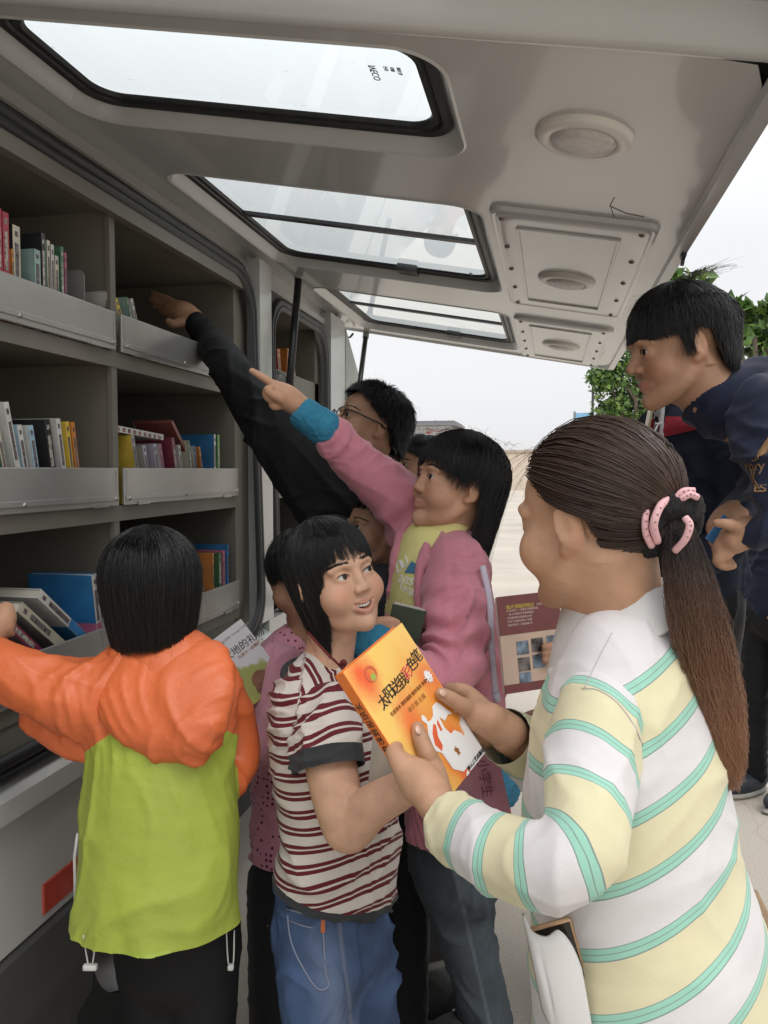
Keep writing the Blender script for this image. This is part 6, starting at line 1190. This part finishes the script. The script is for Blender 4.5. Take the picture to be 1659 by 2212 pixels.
# child hidden behind the woman with the maroon book
hp_, L = stander('child half hidden behind the woman holding a maroon book', 1345, 1088, 1.85, 1.48, -100, mat('child_brown_jacket', (.05, .03, .025), .85), PANTB, fh=0, long=True, hem=[(0, .055), (45, .05), (60, .0), (90, -.06), (180, -.08)])
mq = [P(1072, 1290, 1.52), P(1205, 1275, 1.56), P(1240, 1480, 1.56), P(1113, 1495, 1.52)]
eu = unit(mq[1]-mq[0]); ev = mq[3]-mq[0]; ev = unit(ev-eu*(ev@eu)); wU = float(np.linalg.norm(mq[1]-mq[0])); hV = float(np.linalg.norm(mq[3]-mq[0])); q0 = mq[0]; en = np.cross(ev, eu); en = en if en@FW < 0 else -en
mbk = root('maroon_book', 'book back in maroon and beige with seven small cover pictures', 'book', BQ(.5, .5))
b = MB(); b.obox(BQ(.5, .5), eu, ev, (wU/2, hV/2, .001)); b.build('cover', mat('cover_beige', (.46, .33, .25), .4, coat=.2), mbk)
MRN = mat('cover_maroon', (.13, .022, .02), .4, coat=.2, var=.15, vscale=40)
for v0_, v1_ in ((0, .40), (.91, 1)): b = MB(); b.obox(BQ(.5, (v0_+v1_)/2, .0012), eu, ev, (wU/2, hV*(v1_-v0_)/2, .0008)); b.build('cover_band', MRN, mbk)
b = MB(); b.obox(BQ(.497, .5, -.006), eu, ev, (wU/2-.002, hV/2-.002, .0045)); b.build('pages', PAGES, mbk)
PIC = mat('tiny_picture', (.12, .10, .09), .4, var=.9, vscale=55); PICB = mat('tiny_picture_blue', (.13, .17, .22), .4, var=.9, vscale=60)
for u, v, mm in ((.34, .55, PICB), (.58, .54, PIC), (.83, .53, PICB), (.34, .72, PIC), (.58, .71, PICB), (.83, .70, PIC), (.34, .875, PICB)):
    b = MB(); b.obox(BQ(u, v, .0014), eu, ev, (wU*.095, hV*.07, .0005)); b.build('picture', mm, mbk)
text_mesh('heading', '猎犬寻踪历险记', BQ(.13, .12, .0024), eu, -ev, .0085, mat('ink_yellow', (.6, .45, .08)), mbk)
for i in range(6): text_mesh('blurb', ('名家为小朋友写的故事', '本书讲述了一只猎犬寻找家的路', '一路上它遇见许多新的朋友', '它勇敢地穿过森林和大河', '经历了风雨也学会了友爱', '值得和孩子一起阅读的书')[i], BQ(.62 if i == 0 else .13, .12+.037*i if i == 0 else .12+.037*i, .0024), eu, -ev, .0048, mat('ink_pale', (.55, .42, .36)), mbk)
FN = [T([P(1205, 1430, 1.60), P(1196, 1398+14*k, 1.535), P(1178, 1398+14*k, 1.528)], [.010, .0088, .0075], .004) for k in range(3)]+[T([P(1330, 1540, 1.76), P(1260, 1480, 1.66), P(1215, 1435, 1.60)], [.032, .026, .026], .01)]
V, F = sdf_mesh(FN, .003); mesh('body', V, F, SK_D, hp_.root, True) if False else None
hb = [o for o in hp_.root.children if o.name.startswith('body')][0]
bmx = bmesh.new(); bmx.from_mesh(hb.data); vv_ = [bmx.verts.new(Vector(p)-origin(hb)) for p in V]; [bmx.faces.new([vv_[i] for i in q]) for q in F]; bmx.to_mesh(hb.data); bmx.free(); hb.data.polygons.foreach_set('use_smooth', [True]*len(hb.data.polygons))
# others in the yard
JL = mat('light_jeans', (.10, .15, .24), .85, var=.3, vscale=10, bump=.2, bscale=200); DKJ = mat('dark_grey_jacket', (.025, .028, .035), .85, bump=.1)
stander('person in dark top and blue jeans far behind the leaning boy', 1668, 905, 6.4, 1.62, -70, DKJ, JL, shoe=mat('shoe_pale', (.35, .33, .30), .8), fh=0, hh=.012)
sp_, L = stander('person in black trousers and dark trainers at the right edge', 1690, 900, 3.5, 1.6, -60, NAVY, PANTB, shoe=mat('trainer_navy', (.02, .026, .035), .6), fh=0, hh=.01)
for ch_ in list(sp_.root.children):
    if ch_.name.startswith('shoe'):
        for k in range(3):
            pv = np.mean([np.array(w.co) for w in ch_.data.vertices], 0)+np.array(origin(ch_)); dv = pv-CAM; u0, v0q = 829.5+FPX*(dv@RT)/(dv@FW), 1106-FPX*(dv@UP)/(dv@FW); q, n = surf(ch_, u0-22+12*k, v0q-8, .003); q2, _ = surf(ch_, u0-14+12*k, v0q+12, .003); b = MB(); b.tube([q, q2], .006, 6, flatn=n, flat=.3); b.build('side_stripe', WNS, ch_)
        break
stander('child with dark hair far off beyond the man in glasses', 862, 1012, 5.2, 1.62, -60, mat('child_red_top', (.3, .08, .05), .8), JL, fh=0, hh=.011)
stander('child in shade standing just behind the pink hoodie girl', 912, 1018, 3.3, 1.61, -80, DKJ, PANTB, fh=0, hh=.009)
# ------------------------------------------------------------------ loose books and a bag between the girls
def slab(label, cen, ex, ey, half, cm, name='book', spine=None, cat='book', group=None):
    r = root(name, label, cat, cen, group); ex = unit(ex); ey = unit(np.asarray(ey)-ex*(ex@np.asarray(ey))); ez = np.cross(ex, ey)
    b = MB()
    for q in (-1, 1): b.obox(np.asarray(cen)+ez*q*half[2], ex, ey, (half[0], half[1], .0012))
    b.obox(np.asarray(cen)-ex*(half[0]+.0006), ex, ey, (.0012, half[1], half[2]+.0012), 1); b.build('cover', [cm, spine or cm], r)
    b = MB(); b.obox(np.asarray(cen)+ex*.001, ex, ey, (half[0]-.004, half[1]-.004, half[2]-.0012)); b.build('pages', PAGES, r); return r, ex, ey, ez
cb = mat('cover_cream', (.42, .39, .33), .6); slab('cream paperback tucked under the arm of the striped girl', P(842, 1630, 1.33), RT*.8+FW*.6, UP*.95+RT*.25, (.03, .075, .009), cb)
mp_, ex_, ey_, ez_ = slab('pink and mauve paperback held under the orange book', P(1020, 1672, 1.24), RT*.9+UP*.2, UP*.95-RT*.18, (.045, .085, .010), mat('cover_mauve', (.36, .15, .20), .45, coat=.2, var=.1, vscale=20))
text_mesh('title', '小学生', P(1040, 1640, 1.222), -UP*.95+RT*.15, RT*.95+UP*.15, .02, flat('ink_plum', (.12, .02, .05)), mp_)
bag = Person; tb_ = cloth('tote_bag', [SL([(P(1068, 1630, 1.5), .05, .03), (P(1062, 1690, 1.5), .055, .04), (P(1050, 1760, 1.5), .03, .03)], RT, .01)], mat('bag_teal', (.03, .15, .24), .8, bump=.3, bscale=60), None, .006, .008, .05, None, 95); tag(tb_, 'teal cloth bag hanging between the pink hoodie and the cardigan', 'bag')
# ------------------------------------------------------------------ books in the shelves
SPD = mat('spine_print_dark', (.12, .10, .10), .5, var=.9, vscale=130); SPL = mat('spine_print_pale', (.32, .30, .26), .5, var=.9, vscale=130)
def booklet(label, y, z, th, hgt, dep, tilt, cover, spine, xf=-1.062, low=None, patt=0, twist=0):
    """spine faces outward (+X); tilt in degrees leans the top towards the viewer's end of the shelf"""
    a = radians(tilt); ey = V3(0, cos(a), sin(a)); ez = V3(0, -sin(a), cos(a)); tw = radians(twist); ex = V3(cos(tw), sin(tw), 0); c = V3(xf-dep/2, y, z+.001)+ez*hgt/2+(ey*th/2)*(1 if tilt >= 0 else -1)
    r = root('library_book', label, 'book', c, 'library books on the van shelves')
    cm = mat('book_%d_%d_%d' % tuple(int(q*99) for q in cover), cover, .42, coat=.15, var=.18, vscale=22); sm_ = mat('book_%d_%d_%d' % tuple(int(q*99) for q in spine), spine, .42, coat=.15, var=.18, vscale=22)
    b = MB()
    for q in (-1, 1): b.obox(c+ey*q*(th/2-.0008), ex, ey, (dep/2, .0008, hgt/2))
    b.obox(c+ex*(dep/2), ex, ey, (.0009, th/2, hgt/2), 1); cv = b.build('cover', [cm, sm_], r)
    b = MB(); b.obox(c-ex*.002, ex, ey, (dep/2-.003, th/2-.0018, hgt/2-.003)); b.build('pages', PAGES, r)
    if low is not None:
        b = MB()
        for q in (-1, 1): b.obox(c+ey*q*(th/2)-ez*hgt*.25, ex, ey, (dep/2-.001, .0006, hgt*.22))
        b.obox(c+ex*(dep/2+.0006)-ez*hgt*.25, ex, ey, (.0006, th/2-.0005, hgt*.22)); b.build('cover_band', mat('book_%d_%d_%d' % tuple(int(q*99) for q in low), low, .42, coat=.15, var=.25, vscale=30), r)
    b = MB(); zz = hgt*.16; b.obox(c+ex*(dep/2+.0013)+ez*zz, ex, ey, (.0004, th*.24, hgt*.17)); b.obox(c+ex*(dep/2+.0013)+ez*hgt*.42, ex, ey, (.0004, th*.20, hgt*.025)); b.build('spine_print', SPD if sum(spine) > .5 else SPL, r)
    return r
def Yx(x, y=1000): return float(onx(x, y, -1.062)[1])
R1, R2, R3 = 1.766, 1.388, 1.006
RED, DRED, BLK_, WHB, TEA, GRE, PNB, YEB, ORB, BLB, LBL, GRB, CRB, LIL, MRB = (.36, .03, .05), (.25, .02, .03), (.02, .02, .022), (.55, .54, .51), (.25, .36, .33), (.06, .16, .08), (.45, .12, .2), (.60, .42, .06), (.55, .2, .04), (.03, .17, .38), (.3, .45, .55), (.28, .28, .26), (.5, .46, .36), (.38, .36, .44), (.2, .03, .06)
for a in (
 ('thick red book first in the upper left shelf', 1.385, R1, .020, .225, .15, 0, RED, RED), ('slimmer red book with pale top beside the thick red one', 1.408, R1, .018, .222, .15, 0, RED, RED), ('black book with cream patterned spine beside the red books', 1.438, R1, .022, .205, .14, 0, BLK_, CRB), ('small orange book tucked behind the cream patterned spine', 1.433, R1, .006, .155, .12, 0, ORB, ORB),
 ('tall black book in the upper left shelf before the thin spines', 1.530, R1, .012, .215, .15, 0, BLK_, BLK_), ('short pale teal book leaning against the tall black one', 1.505, R1, .020, .175, .13, 0, TEA, TEA), ('pale green thin book after the tall black book', 1.549, R1, .010, .205, .14, 0, TEA, CRB), ('grey white thin book among the thin upper spines', 1.563, R1, .010, .20, .14, 0, GRB, WHB), ('cream short book among the thin upper spines', 1.577, R1, .012, .18, .13, 0, CRB, CRB), ('dark green upright book near the divider', 1.597, R1, .011, .205, .14, 0, GRE, GRE), ('thin pink book last of the upper left row', 1.612, R1, .007, .195, .14, 0, PNB, PNB),
 ('white paperback leaning at the left of the upper right shelf', 1.850, R1, .018, .16, .15, 28, WHB, CRB), ('yellowed white paperback beneath the leaning white one', 1.895, R1, .014, .155, .14, 30, WHB, YEB), ('green white thin book leaning by the reaching hand', 1.940, R1, .010, .165, .14, 25, TEA, GRE), ('white thin book leaning closest to the reaching hand', 1.962, R1, .012, .165, .14, 24, WHB, WHB), ('yellow book lying low behind the upper right flap', 2.16, R1, .014, .10, .14, 40, YEB, YEB),
 ('tall white book leaning at the left edge of the middle row', 1.452, R2, .016, .23, .15, 14, WHB, WHB), ('green and cream book leaning below the tall white one', 1.415, R2, .012, .18, .14, 14, GRE, CRB), ('blue and white banded book at the left of the middle row', 1.475, R2, .014, .185, .14, 12, LBL, WHB), ('white book with pale blue edge in the middle row', 1.507, R2, .016, .185, .14, 11, WHB, LBL), ('black book over a pale blue picture in the middle row', 1.56, R2, .020, .20, .15, 10, BLK_, BLK_, -1.062, LBL), ('white spined book with blue patch leaning on the yellow one', 1.602, R2, .016, .205, .15, 10, WHB, WHB, -1.062, LBL), ('yellow book leaning before the orange one', 1.632, R2, .014, .20, .15, 9, YEB, YEB), ('orange book last of the left middle row', 1.654, R2, .014, .20, .15, 9, ORB, ORB),
 ('yellow book leaning at the left of the right middle shelf', 1.93, R2, .016, .185, .15, 14, YEB, GRB), ('grey lilac book leaning beside the yellow cover', 1.985, R2, .016, .16, .15, 15, GRB, LIL), ('lilac book in the right middle shelf', 2.045, R2, .016, .165, .15, 15, LIL, LIL), ('white and rose patterned book beside the lilac one', 2.075, R2, .014, .165, .15, 14, WHB, PNB), ('maroon book leaning in the right middle shelf', 2.150, R2, .018, .185, .15, 13, MRB, MRB), ('white and rose book just after the maroon one', 2.185, R2, .014, .165, .14, 12, WHB, WHB), ('pale book with flowers near the middle of its shelf', 2.245, R2, .016, .18, .15, 11, CRB, GRE), ('thin white book among the coloured spines of the right shelf', 2.285, R2, .010, .165, .14, 11, WHB, BLB), ('thin orange book leaning beside the big blue one', 2.33, R2, .010, .165, .14, 14, ORB, ORB), ('big blue and white book standing at the right end', 2.405, R2, .012, .205, .20, 0, BLB, WHB, -1.062, WHB), ('bright green book standing at the very right end', 2.432, R2, .016, .205, .16, 0, GRE, (.12, .3, .05)),
 ('blue to pink gradient book leaning in the lower left shelf', 1.725, R3, .020, .225, .17, 8, BLB, WHB, -1.062, PNB), ('white paperback standing behind the gradient book', 1.75, R3, .014, .20, .16, 6, WHB, WHB), ('blue spined white book leaning far over in the lower left shelf', 1.690, R3+.045, .022, .255, .15, 52, WHB, WHB, -1.062, BLB), ('grey paperback slanting beneath the blue spined one', 1.615, R3+.035, .024, .24, .15, 52, GRB, CRB), ('dark red and black book slanting in the lower left shelf', 1.555, R3+.02, .02, .23, .15, 50, (.12, .08, .08), MRB), ('white and blue book at the left of the slanting pile', 1.49, R3+.01, .022, .22, .15, 48, WHB, WHB, -1.062, BLB), ('small green topped book in the slanting pile', 1.43, R3+.05, .018, .19, .14, 45, TEA, GRE),
 ('white book with a blue patch leaning in the lower right shelf', 2.36, R3, .014, .20, .15, 32, WHB, WHB, -1.062, BLB), ('orange and brown book upright in the lower right shelf', 2.38, R3, .012, .205, .16, 0, ORB, ORB), ('dark green book between the orange and the pink', 2.43, R3, .022, .20, .16, 0, GRE, GRE), ('pink and white book near the lower right end', 2.462, R3, .020, .205, .16, 0, PNB, PNB, -1.062, None), ('tall blue book at the lower right end', 2.50, R3, .012, .222, .2, 0, BLB, BLB)): booklet(*a)
lying = root('library_book', 'white book lying flat on top of the right middle row', 'book', P(300, 930, 2.1), 'library books on the van shelves')
q = V3(-1.14, 1.95, R2+.19); b = MB(); b.obox(q, (1, 0, 0), V3(0, 1, -.05), (.07, .13, .008)); b.build('cover', [mat('book_54_53_50', WHB, .4)], lying); b = MB()
for k in range(9): b.obox(q+V3(.0705, -.11+.027*k, .0055*-k*.05-(-.11+.027*k)*.05), (1, 0, 0), (0, 1, -.05), (.0004, .007, .005)); 
b.build('spine_mark', mat('mark_mix', (.25, .12, .1), .5, var=.9, vscale=80), lying)
rod = root('library_book', 'red brown slim book sticking up slanted behind the maroon one', 'book', V3(-1.15, 2.2, R2+.2), 'library books on the van shelves'); b = MB(); b.obox(V3(-1.13, 2.20, R2+.17), (1, 0, 0), V3(0, cos(.75), -sin(.75)), (.06, .09, .006)); b.build('cover', mat('book_rod', (.2, .06, .05), .4), rod); b = MB(); b.obox(V3(-1.135, 2.20, R2+.17), (1, 0, 0), V3(0, cos(.75), -sin(.75)), (.059, .088, .0045)); b.build('pages', PAGES, rod)
be = root('bookend', 'grey translucent bookend at the end of the upper left row', 'bookend', V3(-1.1, 1.68, R1)); b = MB(); poly = rrect(-1.16, -1.07, R1, R1+.18, .015, 4); b.prism([(x, 1.70, z) for x, z in poly], (0, .003, 0)); b.build('plate', mat('bookend_grey', (.22, .22, .21), .35), be); b = MB(); b.box((-1.16, 1.62, R1+.001), (-1.07, 1.699, R1+.003)); b.build('foot', mat('bookend_grey', (.22, .22, .21), .35), be)
for a in (('grey book leaning in the far bay beside the strut', 3.02, 1.79, .03, .22, .15, 12, GRB, GRB, -1.09), ('red and orange book in the far bay', 3.13, 1.79, .03, .18, .15, 10, RED, ORB, -1.09), ('orange book standing in the far bay behind the strut', 3.22, 1.79, .02, .20, .15, -8, ORB, ORB, -1.09), ('brown book lying low in the far bay', 3.34, 1.79, .03, .14, .14, 20, (.12, .06, .05), (.12, .06, .05), -1.09), ('yellow slim book at the end of the far bay', 3.44, 1.79, .014, .12, .14, 40, YEB, YEB, -1.09)): booklet(*a)
CLR = mat('clear_plastic', (.5, .52, .5), .25, trans=.7, bump=.8, bscale=30)
pb2 = cloth('plastic_bag', [E(V3(-1.06, 3.02, 1.80), (.02, .09, .07), .02), E(V3(-1.06, 3.16, 1.77), (.02, .07, .07), .02)], CLR, None, .007, .02, .035, None, 99); tag(pb2, 'crumpled clear plastic bag hanging over the far bay flap', 'bag')
